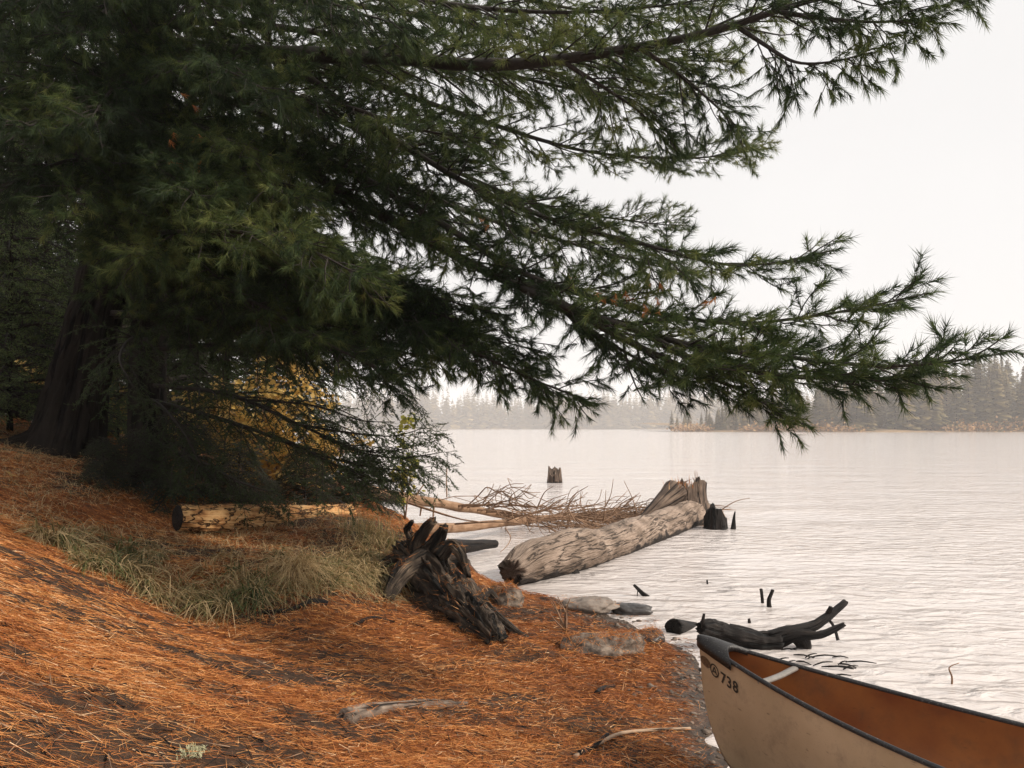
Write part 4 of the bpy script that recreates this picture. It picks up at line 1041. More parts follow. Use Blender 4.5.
def stick(name, label, pts, r0, r1, mat, cat='stick', sides=(), ns=8, amp=.15, kids='twig', loc=None, seed=None):
    s = spline(pts, max(10, 4 * len(pts)))
    a = Acc(); tube(a, s, np.linspace(r0, r1, len(s)), ns, amp=r0 * amp * 2, freq=.5 / r0 * .6, stretch=.3, seed=rng.uniform(0, 60), capjit=r0 * .5)
    for (q, ra, rb) in sides:
        tube(a, spline(q, 10), np.linspace(ra, rb, 10), max(5, ns - 2), amp=ra * amp, freq=.5 / ra * .6, seed=rng.uniform(0, 60))
    o = a.build(name, mat, loc=s[0])
    return tag(o, label, cat)


def onw(px, py, z=0.0):
    d = (H - z) * F / (py - HY); return W(px, py, d)


def up(p, q):  # point at pixel q on the depth of p
    return W(q[0], q[1], p[1])


b = onw(733, 529)
stick('water_spike', 'tiny pointed spike in the water right of the low dark stump', [b - [0, 0, .05], up(b, (734, 518)), up(b, (735, 512))], .06, .012, M['wet_or_shaded_wood'], 'spike')
b = onw(447, 497)
stick('upright_stick', 'thin upright stick standing in the lake left of the brush', [b - [0, 0, .1], up(b, (446.5, 482)), up(b, (447, 468))], .018, .012, M['brush'])
b = onw(649, 596)
stick('water_stick', 'short bent dark stick leaning out of the water above the flat rock', [b + [0, 0, -.03], up(b, (641, 592)), up(b, (634, 585))], .03, .015, M['wet_or_shaded_wood'], sides=[([up(b, (638, 589)), up(b, (637, 597))], .007, .004), ([up(b, (643, 593)), up(b, (642, 600))], .006, .004)])
b = onw(763, 603)
stick('water_stick', 'thin left one of two short dark sticks upright in the water', [b - [0, 0, .06], up(b, (762, 596)), up(b, (761, 589))], .016, .018, M['wet_or_shaded_wood'])
b = onw(770, 607)
stick('water_stick', 'thicker right one of two short dark sticks upright in the water', [b - [0, 0, .06], up(b, (769, 601)), up(b, (771, 595)), up(b, (773, 590))], .028, .018, M['wet_or_shaded_wood'])
b = onw(708, 584)
stick('water_stick', 'tiny dark stub in the water below the broad stump', [b - [0, 0, .05], up(b, (707, 580))], .014, .01, M['wet_or_shaded_wood'])
b = onw(750, 623)
stick('water_stick', 'tiny dark stub in the water above the forked driftwood', [b - [0, 0, .05], up(b, (749, 619))], .02, .012, M['wet_or_shaded_wood'])
b = onw(951, 684)
stick('thin_twig', 'thin bent twig rising from the water right of the driftwood above the canoe', [b - [0, 0, .05], up(b, (952, 678)), up(b, (949, 669)), up(b, (951, 666)), up(b, (959, 663))], .008, .003, M['brush'], 'twig', ns=5)

# ------------------------------------------------------------------ fallen trees with brush
def fallen(label, pts, r0, r1, boughs, seed, stubs=()):
    base = np.asarray(pts[0], float)
    root = thing('fallen_tree', label, 'fallen tree', base)
    a = Acc(); s = spline(pts, 40)
    tube(a, s, np.linspace(r0, r1, 40), 16, amp=r0 * .3, freq=7, seed=seed)
    a.build('trunk', M['fallen'], root)
    for (u, dvec, l, r) in boughs:
        i = int(u * 39); b = s[i]
        a = Acc(); d = np.asarray(dvec, float); d = d / np.linalg.norm(d)
        q = [b]; 
        for k in range(8):
            d = nrm(d + rng.normal(0, .08, 3) + np.array([.05, 0, -.045]))
            nx = q[-1] + d * l / 8
            nx[2] = min(max(nx[2], .01), .78 + .1 * rng.random())
            if nx[2] > .7: d[2] = -abs(d[2]) * .4
            q.append(nx)
        q = np.array(q); tube(a, spline(q, 18), np.linspace(r, .004, 18), 6)
        for k in range(int(4 + l * 5)):
            j = rng.integers(2, 9); e = nrm(d + rng.normal(0, .55, 3)) * rng.uniform(.2, .7)
            m = q[j] + e * .5 + rng.normal(0, .04, 3); e = q[j] + e; e[2] = min(max(e[2], .0), .85); m[2] = max(m[2], .01)
            tube(a, spline([q[j], m, e], 8), np.linspace(min(r * .6, .012), .0045, 8), 4, caps=False)
        a.build('branch', M['brush'], root)
    for (q, ra, rb) in stubs:
        a = Acc(); tube(a, spline(q, 8), np.linspace(ra, rb, 8), 7); a.build('branch_stub', M['brush'], root)


def rb(n, u0, u1, lx, ly, lz, l0, l1, r):
    return [(rng.uniform(u0, u1), (rng.uniform(*lx), rng.uniform(*ly), rng.uniform(*lz)), rng.uniform(l0, l1), rng.uniform(.5, 1) * r) for _ in range(n)]


fallen('upper pale fallen trunk running from the bank into the brush on the lake', [W(350, 486, 12.0), W(390, 496, 12.7), W(430, 502, 13.6), W(480, 511, 15), W(525, 518, 16.4), W(560, 519, 17.5)], .10, .045,
       rb(18, .42, 1, (.6, 1), (-.8, .4), (.0, .22), 1.4, 2.9, .026) + rb(4, .3, .8, (.4, .9), (-.6, .3), (.3, .5), 1.2, 2.2, .014), 3,
       stubs=[([W(422, 503, 13.4), W(420, 516, 13.4)], .02, .012), ([W(434, 505, 13.6), W(433, 517, 13.6)], .02, .012), ([W(413, 500, 13.2), W(424, 484, 13.2)], .02, .008)])
fallen('lower pale fallen trunk with brushy top lying on the water behind the rotten root', [W(412, 530, 11.4), W(465, 527, 12.8), W(510, 522, 14.0), W(560, 517, 15.6), W(600, 513, 16.8)], .09, .04,
       rb(22, .5, 1, (.6, 1), (-.8, .4), (-.05, .2), 1.2, 2.7, .024) + rb(4, .4, .9, (.5, .9), (-.6, .4), (.25, .42), 1.2, 2.2, .014), 9,
       stubs=[([W(455, 524, 12.3), W(505, 522, 11.8), W(555, 530, 11.6)], .014, .004), ([W(505, 528, 12.5), W(511, 538, 12.2), W(505, 548, 12.0), W(495, 556, 11.8)], .009, .004)])
b = onw(452, 556, .05)
stick('sunken_log', 'dark waterlogged log end poking out below the fallen trunks', [W(450, 547, 10.9), W(470, 546, 11.3), W(482, 545, 11.6), W(495, 544, 12.0)], .12, .06, M['wet_or_shaded_wood'], 'log', ns=14)
stick('thin_branch', 'thin dark branch lying from the bank over the pale fallen trunks', [W(400, 500, 12.2), W(430, 510, 12.0), W(460, 519, 11.9), W(480, 522, 11.9)], .022, .008, M['brush'], 'branch', sides=[([W(430, 510, 12.0), W(438, 494, 12)], .008, .004)])

# ------------------------------------------------------------------ forked driftwood beside the canoe
D0 = 6.72
dw = thing('driftwood', 'black forked driftwood limb lying in the water behind the canoe bow', 'driftwood', W(740, 650, D0) * [1, 1, 0])
a = Acc(); s = spline([W(702, 628, D0 - .1), W(716, 632, D0), W(738, 638, D0), W(760, 642, D0), W(779, 641, D0)], 50)
tube(a, s, np.interp(np.linspace(0, 1, 50), [0, .1, .5, 1], [.055, .085, .095, .085]), 26, amp=.075, freq=13, stretch=.2, seed=51, ridge=.5, capjit=.06)
a.build('main_stem', M['wet_or_shaded_wood'], dw)
for nm, q, r0, r1 in [('fork', [W(770, 638, D0), W(790, 632, D0), W(812, 627, D0 + .05), W(830, 615, D0 + .1), W(845, 602, D0 + .15)], .062, .030),
                      ('fork', [W(780, 641, D0), W(798, 635, D0 - .05), W(818, 635, D0 - .1), W(832, 630, D0 - .1), W(844, 624, D0 - .1)], .060, .018),
                      ('prop', [W(797, 634, D0), W(803, 645, D0), W(804, 658, D0)], .075, .05),
                      ('fork_stub', [W(826, 618, D0 + .1), W(831, 607, D0 + .08)], .03, .02),
                      ('twig', [W(827, 617, D0 + .1), W(834, 627, D0 + .05), W(838, 640, D0)], .010, .014),
                      ('spike', [W(705, 634, D0 - .1), W(703, 622, D0 - .1), W(704, 614, D0 - .1)], .028, .012),
                      ('spike', [W(706, 638, D0 - .12), W(701, 636, D0 - .12), W(702, 646, D0 - .12)], .012, .008),
                      ('splinter', [W(730, 627, D0 + .1), W(748, 630, D0 + .1), W(768, 636, D0 + .08)], .03, .012)]:
    a = Acc(); q = spline(q, 20); tube(a, q, np.linspace(r0, r1, 20), 14, amp=r0 * .5, freq=16, stretch=.25, seed=r0 * 900, ridge=.3, capjit=r0 * .4)
    a.build(nm, M['wet_or_shaded_wood'], dw)
a = Acc()
for k in range(20):  # thin dark strips standing in for the driftwood's reflection
    x = rng.uniform(775, 850); y = 652 + (x - 775) * .22 + rng.normal(0, 7)
    c = onw(x, y, .01); e = c + [rng.uniform(.05, .22), rng.uniform(-.1, .06), rng.uniform(-.01, .03)]
    tube(a, spline([c, (c + e) / 2 + [0, 0, .012], e], 5), np.array([.004, .007, .006, .005, .003]), 4)
o = a.build('reflection_strips', M['wet_or_shaded_wood'], smooth=False); tag(o, 'dark strips on the water imitating the reflection of the forked driftwood', 'twigs', kind='stuff')
o_l = stick('sawn_log_end', 'short black log end half sunk at the shore left of the driftwood', [W(674, 628, 7.2), W(686, 628, 7.4), W(700, 629, 7.7)], .085, .055, M['wet_or_shaded_wood'], 'log', ns=18, amp=.08)


# ------------------------------------------------------------------ rocks
def rock(name, label, c, sx, sy, sz, mat, seed, cat='rock', sink=.3):
    n, m = 26, 40
    th = np.linspace(0, np.pi, n)[:, None]; ph = np.linspace(0, 2 * np.pi, m, endpoint=False)[None]
    d = np.stack([np.sin(th) * np.cos(ph), np.sin(th) * np.sin(ph), np.cos(th) + 0 * ph], -1)
    r = 1 + .45 * fbm(d * 1.5 + seed, 5)
    V = d * r[..., None]
    V = V * [sx, sy, sz] * (1 + .12 * fbm(d * 6 + seed, 3))[..., None]
    V = V + np.asarray(c) + [0, 0, sz * (1 - 2 * sink)]
    i = np.arange(n - 1)[:, None] * m; j = np.arange(m)[None]; k = (j + 1) % m
    Q = np.stack([i + j, i + m + j, i + m + k, i + k], -1).reshape(-1, 4)
    o = mesh_obj(name, V.reshape(-1, 3), [Q], mat, loc=c)
    return tag(o, label, cat)


def gpt(px, py):   # land point under a pixel
    for d in np.arange(2, 16, .02):
        p = W(px, py, d)
        if p[2] <= gz_plain(p[0], p[1]): return np.array([p[0], p[1], gz(p[0], p[1])])
    return onw(px, py)


def gz_plain(x, y): return float(ground_z(x, y, False)[0])


rock('flat_rock', 'flat dark wet rock awash left of the forked driftwood', onw(632, 613), .20, .12, .07, M['rock_dark'], 1.0)
rock('pale_rock', 'smooth pale flat rock at the waterline below the drift log', gpt(588, 611), .27, .2, .09, M['rock_pale'], 4.0)
rock('round_rock', 'rounded dark rock capped with needles beside the near end of the drift log', gpt(507, 603), .16, .16, .15, M['rock_moss'], 7.0)
rock('bank_rock', 'broad grey rock half buried in the needles on the shore', gpt(600, 650), .33, .2, .11, M['rock_moss'], 12.0, sink=.42)
rock('bank_rock', 'small dark rock poking from the shore edge right of the broad grey rock', gpt(650, 643), .13, .1, .07, M['rock_dark'], 15.0)

# ------------------------------------------------------------------ sticks and debris on the ground
def gstick(name, label, pix, r0, r1, mat, lift=.0, **kw):
    pts = []
    for (x, y) in pix:
        p = gpt(x, y); p[2] += lift; pts.append(p)
    return stick(name, label, pts, r0, r1, mat, **kw)


gstick('weathered_root', 'grey weathered root lying in the needles at the bottom centre', [(346, 724), (375, 717), (405, 711), (435, 707), (466, 711)], .045, .02, M['greystick'], .012, cat='root', ns=14, amp=.3)
gstick('pale_stick', 'long pale stick on the ground left of the canoe', [(575, 757), (600, 745), (622, 736), (655, 732), (690, 731)], .013, .008, M['stick'], .015)
gstick('dark_stick', 'short thick dark stick crossing the left end of the long pale stick', [(580, 757), (594, 748), (608, 739)], .016, .010, M['wet_or_shaded_wood'], .03)
gstick('dark_stick', 'dark knobbly stick on the needles below the pale grass tuft', [(262, 617), (290, 611), (312, 606), (327, 607)], .012, .03, M['wet_or_shaded_wood'], .012)
gstick('dark_stick', 'dark short stick on the needles left of the rotten log', [(354, 628), (372, 625), (394, 626)], .022, .008, M['wet_or_shaded_wood'], .01)
gstick('weathered_plank', 'grey splintered branch beside the weeds left of the rotten root', [(366, 562), (380, 572), (398, 588)], .045, .03, M['greystick'], .02, cat='branch', ns=12)
gstick('bark_piece', 'black bark scrap on the needles midway to the canoe', [(597, 695), (604, 689), (614, 687)], .02, .012, M['wet_or_shaded_wood'], .01, cat='bark')
gstick('bark_piece', 'black bark scrap at the foot of the rotten log', [(500, 662), (512, 658), (522, 661)], .02, .01, M['rotten'], .0, cat='bark')
b = gpt(566, 632)
a = Acc()
for k in range(9):
    e = b + [rng.normal(0, .07), rng.normal(0, .05), rng.uniform(.12, .3)]
    tube(a, spline([b, (b + e) / 2 + rng.normal(0, .03, 3), e], 7), np.linspace(.008, .003, 7), 4)
o = a.build('dead_sprig', M['brush'], loc=b); tag(o, 'bare dead sprig standing on the shore left of the broad grey rock', 'twigs')
c = gpt(190, 752)
a = Acc(); nb = 260; an = rng.uniform(-np.pi, np.pi, nb); off = rng.normal(0, .028, (nb, 3)); off[:, 2] = 0
blades(a, c + off, np.stack([np.cos(an), np.sin(an), an * 0], -1), rng.uniform(.02, .045, nb), rng.uniform(.5, 1, nb), rng.uniform(.2, .9, nb), rng.uniform(.004, .008, nb), rng.random(nb), 3)
o = a.build('lichen_clump', M['lichen'], loc=c, smooth=False); tag(o, 'pale green lichen clump on the slope at the bottom left', 'lichen', kind='stuff')


def fallen_leaf(label, px, py, size, tint, mat, tilt):
    c = gpt(px, py) + np.array([0, 0, .02])
    a = Acc(); leaf_cloud(a, c[None], np.array([size]), np.array([tint]), flat=tilt)
    o = a.build('fallen_leaf', mat, loc=c, smooth=False); tag(o, label, 'leaf')


fallen_leaf('pale fallen leaf on the needles at the foot of the pine', 12, 475, .16, 1., M['yellow_leaf'], .4)
fallen_leaf('white fallen leaf on the needles above the weathered root', 353, 695, .05, 1., M['yellow_leaf'], .3)


# ------------------------------------------------------------------ canoe
CB = np.array([1.01, 4.42])          # bow tip on the plan
CDIR = np.array([.695, -.72]); CDIR = CDIR / np.linalg.norm(CDIR)
CN = np.array([-CDIR[1], CDIR[0]])    # starboard of the picture: far side is +
CL, CW, KZ = 4.9, .47, -.05


def c_half(s):
    u = np.minimum(s, CL - s) / (CL / 2)
    return .012 + (CW - .012) * (1 - (1 - np.clip(u, 0, 1)) ** 2.12)


def c_gun(s):
    u = np.minimum(s, CL - s) / (CL / 2)
    return .435 + .225 * (1 - np.clip(u / .95, 0, 1)) ** 2.2


def c_keel(s):
    e = np.minimum(s, CL - s); u = np.clip(1 - e / .41, 0, 1)
    return KZ + (c_gun(s) - KZ) * (1 - (1 - u ** 2.6) ** (1 / 2.0))


def c_pt(s, side, v, inset=0.0):
    """v = 0 gunwale .. 1 keel"""
    s = np.asarray(s, float); v = np.asarray(v, float)
    w = np.maximum(c_half(s) - inset, .0005); g = c_gun(s); k = np.minimum(c_keel(s) + inset, g)
    u = np.clip(np.minimum(s, CL - s) / 1.6, 0, 1)
    pw = 1.25 + 1.9 * u
    half = w * (1 - v ** pw) ** (1 / (1.1 + .8 * u))
    half = half * (1 + .03 * np.sin(np.pi * v) * u)
    z = g + (k - g) * v
    return np.stack([CB[0] + CDIR[0] * s + CN[0] * half * side, CB[1] + CDIR[1] * s + CN[1] * half * side, z], -1)


def canoe_shell(inset, flip):
    ss = np.concatenate([np.linspace(0, .5, 30, endpoint=False) ** 1.0, np.linspace(.5, CL - .5, 60, endpoint=False), np.linspace(CL - .5, CL, 30)])
    vv = np.concatenate([np.linspace(0, 1, 20) ** .85])
    S = np.concatenate([np.full(len(vv), -1), np.full(len(vv) - 1, 1)]); Vv = np.concatenate([vv, vv[::-1][1:]])
    P = c_pt(ss[:, None], S[None], Vv[None] * np.ones((len(ss), 1)), inset)
    n, m = P.shape[:2]
    i = np.arange(n - 1)[:, None] * m; j = np.arange(m - 1)[None]
    Q = np.stack([i + j, i + j + 1, i + m + j + 1, i + m + j], -1).reshape(-1, 4)
    return P.reshape(-1, 3), (Q[:, ::-1] if flip else Q)


M['hull'] = noise_mat('canoe_hull_tan', [(0.3, (0.32, 0.222, 0.132)), (0.6, (0.41, 0.29, 0.182)), (0.8, (0.44, 0.32, 0.205))], 3.5, 8, 0.03, 0.42, 0.4)
def scuff(m, dirt=(.10, .065, .04), amount=.55, scale=(1, 1, 1)):
    """long scratches, water spots and a splash of dried mud on a painted skin"""
    nt = m.node_tree; ns = nt.nodes; lk = nt.links
    p = [n for n in ns if n.type == 'BSDF_PRINCIPLED'][0]; src = p.inputs['Base Color'].links[0].from_socket
    tc = ns.new('ShaderNodeTexCoord'); mp = ns.new('ShaderNodeMapping'); mp.inputs['Rotation'].default_value = (0, 0, math.atan2(-.72, .695)); mp.vector_type = 'TEXTURE'; mp.inputs['Scale'].default_value = (9, 1, 1)
    lk.new(tc.outputs['Object'], mp.inputs[0])
    a = ns.new('ShaderNodeTexNoise'); a.inputs['Scale'].default_value = 70; a.inputs['Detail'].default_value = 3; lk.new(mp.outputs[0], a.inputs[0])
    ra = ramp(ns, [(.66, (0, 0, 0)), (.74, (1, 1, 1))]); lk.new(a.outputs[0], ra.inputs[0])
    b = ns.new('ShaderNodeTexNoise'); b.inputs['Scale'].default_value = 7; b.inputs['Detail'].default_value = 10; b.inputs['Roughness'].default_value = .75; lk.new(tc.outputs['Object'], b.inputs[0])
    rb_ = ramp(ns, [(.5, (0, 0, 0)), (.72, (1, 1, 1))]); lk.new(b.outputs[0], rb_.inputs[0])
    c = ns.new('ShaderNodeTexNoise'); c.inputs['Scale'].default_value = 160; c.inputs['Detail'].default_value = 2; lk.new(tc.outputs['Object'], c.inputs[0])
    rc = ramp(ns, [(.68, (0, 0, 0)), (.74, (1, 1, 1))]); lk.new(c.outputs[0], rc.inputs[0])
    s1 = N_(ns, 'ShaderNodeMath', operation='MULTIPLY'); s1.inputs[1].default_value = .6; lk.new(ra.outputs[0], s1.inputs[0])
    s2 = N_(ns, 'ShaderNodeMath', operation='MULTIPLY'); s2.inputs[1].default_value = amount; lk.new(rb_.outputs[0], s2.inputs[0])
    s3 = N_(ns, 'ShaderNodeMath', operation='MULTIPLY'); s3.inputs[1].default_value = .5; lk.new(rc.outputs[0], s3.inputs[0])
    m1 = N_(ns, 'ShaderNodeMath', operation='MAXIMUM'); lk.new(s1.outputs[0], m1.inputs[0]); lk.new(s2.outputs[0], m1.inputs[1])
    m2 = N_(ns, 'ShaderNodeMath', operation='MAXIMUM'); lk.new(m1.outputs[0], m2.inputs[0]); lk.new(s3.outputs[0], m2.inputs[1])
    mx = N_(ns, 'ShaderNodeMixRGB'); mx.inputs[2].default_value = (*dirt, 1); lk.new(m2.outputs[0], mx.inputs[0]); lk.new(src, mx.inputs[1])
    lk.new(mx.outputs[0], p.inputs['Base Color'])
    rr = N_(ns, 'ShaderNodeMapRange'); rr.inputs[3].default_value = .38; rr.inputs[4].default_value = .75; lk.new(m2.outputs[0], rr.inputs[0]); lk.new(rr.outputs[0], p.inputs['Roughness'])


scuff(M['hull'])
M['lining'] = noise_mat('canoe_lining_brown', [(0.3, (0.12, 0.034, 0.010)), (0.55, (0.19, 0.067, 0.018)), (0.75, (0.24, 0.092, 0.028))], 2.6, 9, 0.06, 0.5, 0.3)
scuff(M['lining'], (.06, .03, .014), .6)
M['trim'] = noise_mat('canoe_trim_black', [(0.5, (0.014, 0.013, 0.013)), (0.64, (0.032, 0.030, 0.029)), (0.72, (0.16, 0.15, 0.145))], 110, 4, 0.4, 0.45, 0.3, 0.004)
M['thwart'] = noise_mat('thwart_grey', [(0.3, (0.14, 0.125, 0.11)), (0.7, (0.22, 0.20, 0.18))], 20, 4, 0.1, 0.4)
M['decal'] = noise_mat('decal_black', [(0.3, (0.022, 0.018, 0.015)), (0.7, (0.03, 0.025, 0.02))], 20, 2, 0, 0.5)
M['badge'] = noise_mat('badge_brown', [(0.35, (0.05, 0.03, 0.018)), (0.65, (0.13, 0.075, 0.04))], 120, 2, 0, 0.4)

can = thing('canoe', 'tan canoe with dark rims and rust brown inside, numbered 738, nosed into the shore', 'canoe', (CB[0] + CDIR[0] * 2.45, CB[1] + CDIR[1] * 2.45, KZ))
V, Q = canoe_shell(0, False); mesh_obj('hull', V, [Q], M['hull'], can)
V, Q = canoe_shell(.009, True); mesh_obj('lining', V, [Q], M['lining'], can)
ss = np.linspace(.0, CL, 130)
for sd in (-1, 1):
    p = c_pt(ss, sd, np.zeros_like(ss), .0); p[:, 2] += .006
    a = Acc(); tube(a, p, .0118, 10, amp=.0); a.build('gunwale', M['trim'], can)
for st_ in (0, 1):   # deck plates at both ends
    a = Acc(); nu, nv = 26, 15
    VV = []
    for i in range(nu):
        for j in range(nv):
            sd = -1 + 2 * j / (nv - 1)
            smax = .27 - .085 * (1 - sd * sd)          # concave inner edge
            s0 = -.012 + (smax + .012) * i / (nu - 1)
            sc = max(s0, .0)
            w = c_half(sc) + .017
            if s0 < .03: w = w * math.sqrt(max(0.0, 1 - ((.03 - s0) / .043) ** 2))
            off = CDIR * (s0 if st_ == 0 else CL - s0)
            z = c_gun(sc) + .020 + .022 * (1 - sd * sd) * min(1, w / .06) - .016 * sd ** 6
            VV.append([CB[0] + off[0] + CN[0] * w * sd, CB[1] + off[1] + CN[1] * w * sd, z])
    VV = np.array(VV); V2 = VV.copy(); V2[:, 2] -= .035
    i = np.arange(nu - 1)[:, None] * nv; j = np.arange(nv - 1)[None]
    Q = np.stack([i + j, i + nv + j, i + nv + j + 1, i + j + 1], -1).reshape(-1, 4); o_ = nu * nv
    ring = list(range(0, nv)) + [k * nv + nv - 1 for k in range(1, nu)] + list(range(nu * nv - 2, (nu - 1) * nv - 1, -1)) + [k * nv for k in range(nu - 2, 0, -1)]
    ring = np.array(ring); rn = np.roll(ring, -1)
    R = np.stack([ring, rn, rn + o_, ring + o_], -1)
    mesh_obj('deck_plate', np.vstack([VV, V2]), [Q, Q[:, ::-1] + o_, R], M['trim'], can)
sT = .46
p0, p1 = c_pt(sT, -1, .0, .004), c_pt(sT, 1, .0, .004)
a = Acc(); tube(a, spline([p0 + [0, 0, -.006], (p0 + p1) / 2 + [0, 0, -.012], p1 + [0, 0, -.006]], 14), .021, 10, flat=.6); a.build('thwart', M['thwart'], can)


def on_hull(uv, s0, z0, scale_s=1.0, off=.003):
    """map flat lettering (u aft, v up) onto the near side of the hull, following the rim"""
    uv = np.asarray(uv, float)
    s = s0 + uv[:, 0] * scale_s
    v = np.clip((z0 - uv[:, 1]) / (c_gun(s) - c_keel(s)), 0, 1)
    P = c_pt(s, -1, v)
    e = 1e-3
    a_ = c_pt(s + e, -1, v) - P; b_ = c_pt(s, -1, v + e) - P
    n = nrm(np.cross(a_, b_))
    n = n * np.sign((n[:, :2] * -CN).sum(1))[:, None]
    return P + n * off


def lettering(name, body, size, s0, drop, parent, scale_s=1.0):
    cu = bpy.data.curves.new('lettering', 'FONT'); cu.body = body; cu.size = size; cu.offset = size * .022; cu.space_character = 1.12; cu.resolution_u = 4
    to = bpy.data.objects.new('lettering', cu); COL.objects.link(to)
    bpy.context.view_layer.update()
    me = bpy.data.meshes.new_from_object(to.evaluated_get(bpy.context.evaluated_depsgraph_get()))
    bpy.data.objects.remove(to)
    co = np.zeros(len(me.vertices) * 3); me.vertices.foreach_get('co', co); co = co.reshape(-1, 3)
    me.calc_loop_triangles()
    T = np.zeros(len(me.loop_triangles) * 3, dtype=np.int32); me.loop_triangles.foreach_get('vertices', T)
    return mesh_obj(name, on_hull(co[:, :2], s0, drop, scale_s), [T.reshape(-1, 3)], M['decal'], parent, smooth=False)


lettering('number', '738', .080, .178, .135, can, 1.0)
# round emblem: a ring with a peaked mark inside
th = np.linspace(0, 2 * np.pi, 36, endpoint=False)
def ring(cx, cy, ro, ri):
    o = np.stack([cx + ro * np.cos(th), cy + ro * np.sin(th)], -1); i = np.stack([cx + ri * np.cos(th), cy + ri * np.sin(th)], -1)
    k = np.arange(36); kk = (k + 1) % 36
    return np.vstack([o, i]), np.stack([k, kk, kk + 36, k + 36], -1)
uv, q = ring(0, 0, .034, .026)
bars = [((-.016, -.016), (0, .02)), ((.016, -.016), (0, .02)), ((-.012, -.006), (.012, -.006))]
for (x0, y0), (x1, y1) in bars:
    d = np.array([x1 - x0, y1 - y0]); nn = np.array([-d[1], d[0]]) / np.hypot(*d) * .004
    o_ = len(uv); uv = np.vstack([uv, [[x0 - nn[0], y0 - nn[1]], [x0 + nn[0], y0 + nn[1]], [x1 + nn[0], y1 + nn[1]], [x1 - nn[0], y1 - nn[1]]]])
    q = np.vstack([q, [[o_, o_ + 1, o_ + 2, o_ + 3]]])
em = mesh_obj('emblem', on_hull(uv, .132, .100), [q], M['decal'], can, smooth=False)
em['label'] = 'black ring emblem with a peaked mark'
uv = np.vstack([[0, 0], np.stack([.042 * np.cos(th), .026 * np.sin(th)], -1)])
k = np.arange(36)
bd = mesh_obj('oval_badge', on_hull(uv, .062, .088), [np.stack([0 * k, k + 1, (k + 1) % 36 + 1], -1)], M['badge'], can, smooth=False)
bd['label'] = 'dark oval maker badge'


def shore_debris(n):
    y = rng.uniform(3.2, 9.2, n * 14); x = rng.uniform(-.6, 1.7, n * 14); z = ground_z(x, y)
    k = np.where((z > -.035) & (z < .075))[0][:n]
    x, y, z = x[k], y[k], np.maximum(z[k], -.004); n = len(k)
    a = Acc(); ico = np.array([[1, 0, 0], [-1, 0, 0], [0, 1, 0], [0, -1, 0], [0, 0, 1], [0, 0, -1], [.6, .6, .5], [-.6, .6, .5], [.6, -.6, .5], [-.6, -.6, .5]], float)
    fc = np.array([[4, 6, 7], [4, 7, 9], [4, 9, 8], [4, 8, 6], [0, 2, 6], [2, 7, 6], [2, 1, 7], [1, 9, 7], [1, 3, 9], [3, 8, 9], [3, 0, 8], [0, 6, 8], [5, 2, 0], [5, 1, 2], [5, 3, 1], [5, 0, 3]])
    sz = rng.gamma(1.4, .0055, n) + .003
    V = np.stack([x, y, z], -1)[:, None] + ico[None] * sz[:, None, None] * rng.uniform(.6, 1.3, (n, 10, 3)) * [1.2, 1.2, .7]
    a.add(V.reshape(-1, 3), (np.arange(n)[:, None, None] * 10 + fc[None]).reshape(-1, 3))
    tag(a.build('shore_pebbles', M['rock_moss'], smooth=False), 'small pebbles and crumbs of bark along the waterline', 'pebbles', kind='stuff')
    # needles washed up and afloat along the edge
    m = 9000
    y = rng.uniform(3.0, 9.4, m); x = rng.uniform(-.7, 2.0, m); z = ground_z(x, y)
    k = (z > -.09) & (z < .10) & (fbm(np.stack([x, y, 0 * x], -1) * 4 + 8, 3) > -.05); x, y, z = x[k], y[k], z[k]; m = len(x)
    an = rng.uniform(0, 6.28, m)
    LIT.append([np.stack([x, y, np.maximum(z, .001) + rng.uniform(.002, .03, m) * (z > .01) + .003], -1), nrm(np.stack([np.cos(an), np.sin(an), rng.normal(0, .18, m) * (z > .01)], -1)), rng.uniform(.002, .004, m), rng.uniform(.04, .1, m), np.clip(rng.normal(.45, .25, m), 0, 1)])


shore_debris(900)


# ------------------------------------------------------------------ needles lying on logs and rocks
for nm, cnt in [('rotten_log', 700), ('round_rock', 900), ('bank_rock', 1600), ('bank_rock.001', 400), ('weathered_root', 160), ('dark_stick', 40), ('pale_rock', 120)]:
    o = bpy.data.objects[nm]
    if o.type == 'MESH': needles_on(o, cnt)
    else:
        for ch in o.children:
            needles_on(ch, cnt if ch.name.startswith('trunk') else cnt // 8)
P, D, Wd, L, ti = [np.concatenate([q[i] for q in LIT]) for i in range(5)]
V, T, ti = tri_needles(P, D, Wd, L, ti)
o = mesh_obj('fallen_needles', V, [T], M['litter'], attrs={'tint': ti}, smooth=False)
tag(o, 'orange carpet of fallen pine needles on the forest floor', 'pine needles', kind='stuff')


# ------------------------------------------------------------------ far shores
M['far_land'] = noise_mat('far_land', [(0.3, (0.12, 0.085, 0.05)), (0.7, (0.26, 0.17, 0.09))], .2, 6, 0)


def land(name, pts, depth, hgt, label):
    """a low shore: outline points (x, y) of its waterline, going back `depth`"""
    f = np.asarray(pts, float); n = len(f)
    rows = []
    for k, (u, z) in enumerate([(0, -.6), (.004, .25), (.03, .8), (.25, hgt * .6), (1, hgt)]):
        rows.append(np.stack([f[:, 0], f[:, 1] + depth * u, np.full(n, z) + (fbm(np.stack([f[:, 0] * .05, f[:, 1] * 0 + k, f[:, 0] * 0], -1), 2) * .3 * (k > 1))], -1))
    V = np.vstack(rows); m = len(rows)
    i = np.arange(m - 1)[:, None] * n; j = np.arange(n - 1)[None]
    Q = np.stack([i + j, i + j + 1, i + n + j + 1, i + n + j], -1).reshape(-1, 4)
    o = mesh_obj(name, V, [Q], M['far_land']); tag(o, label, None, kind='structure')


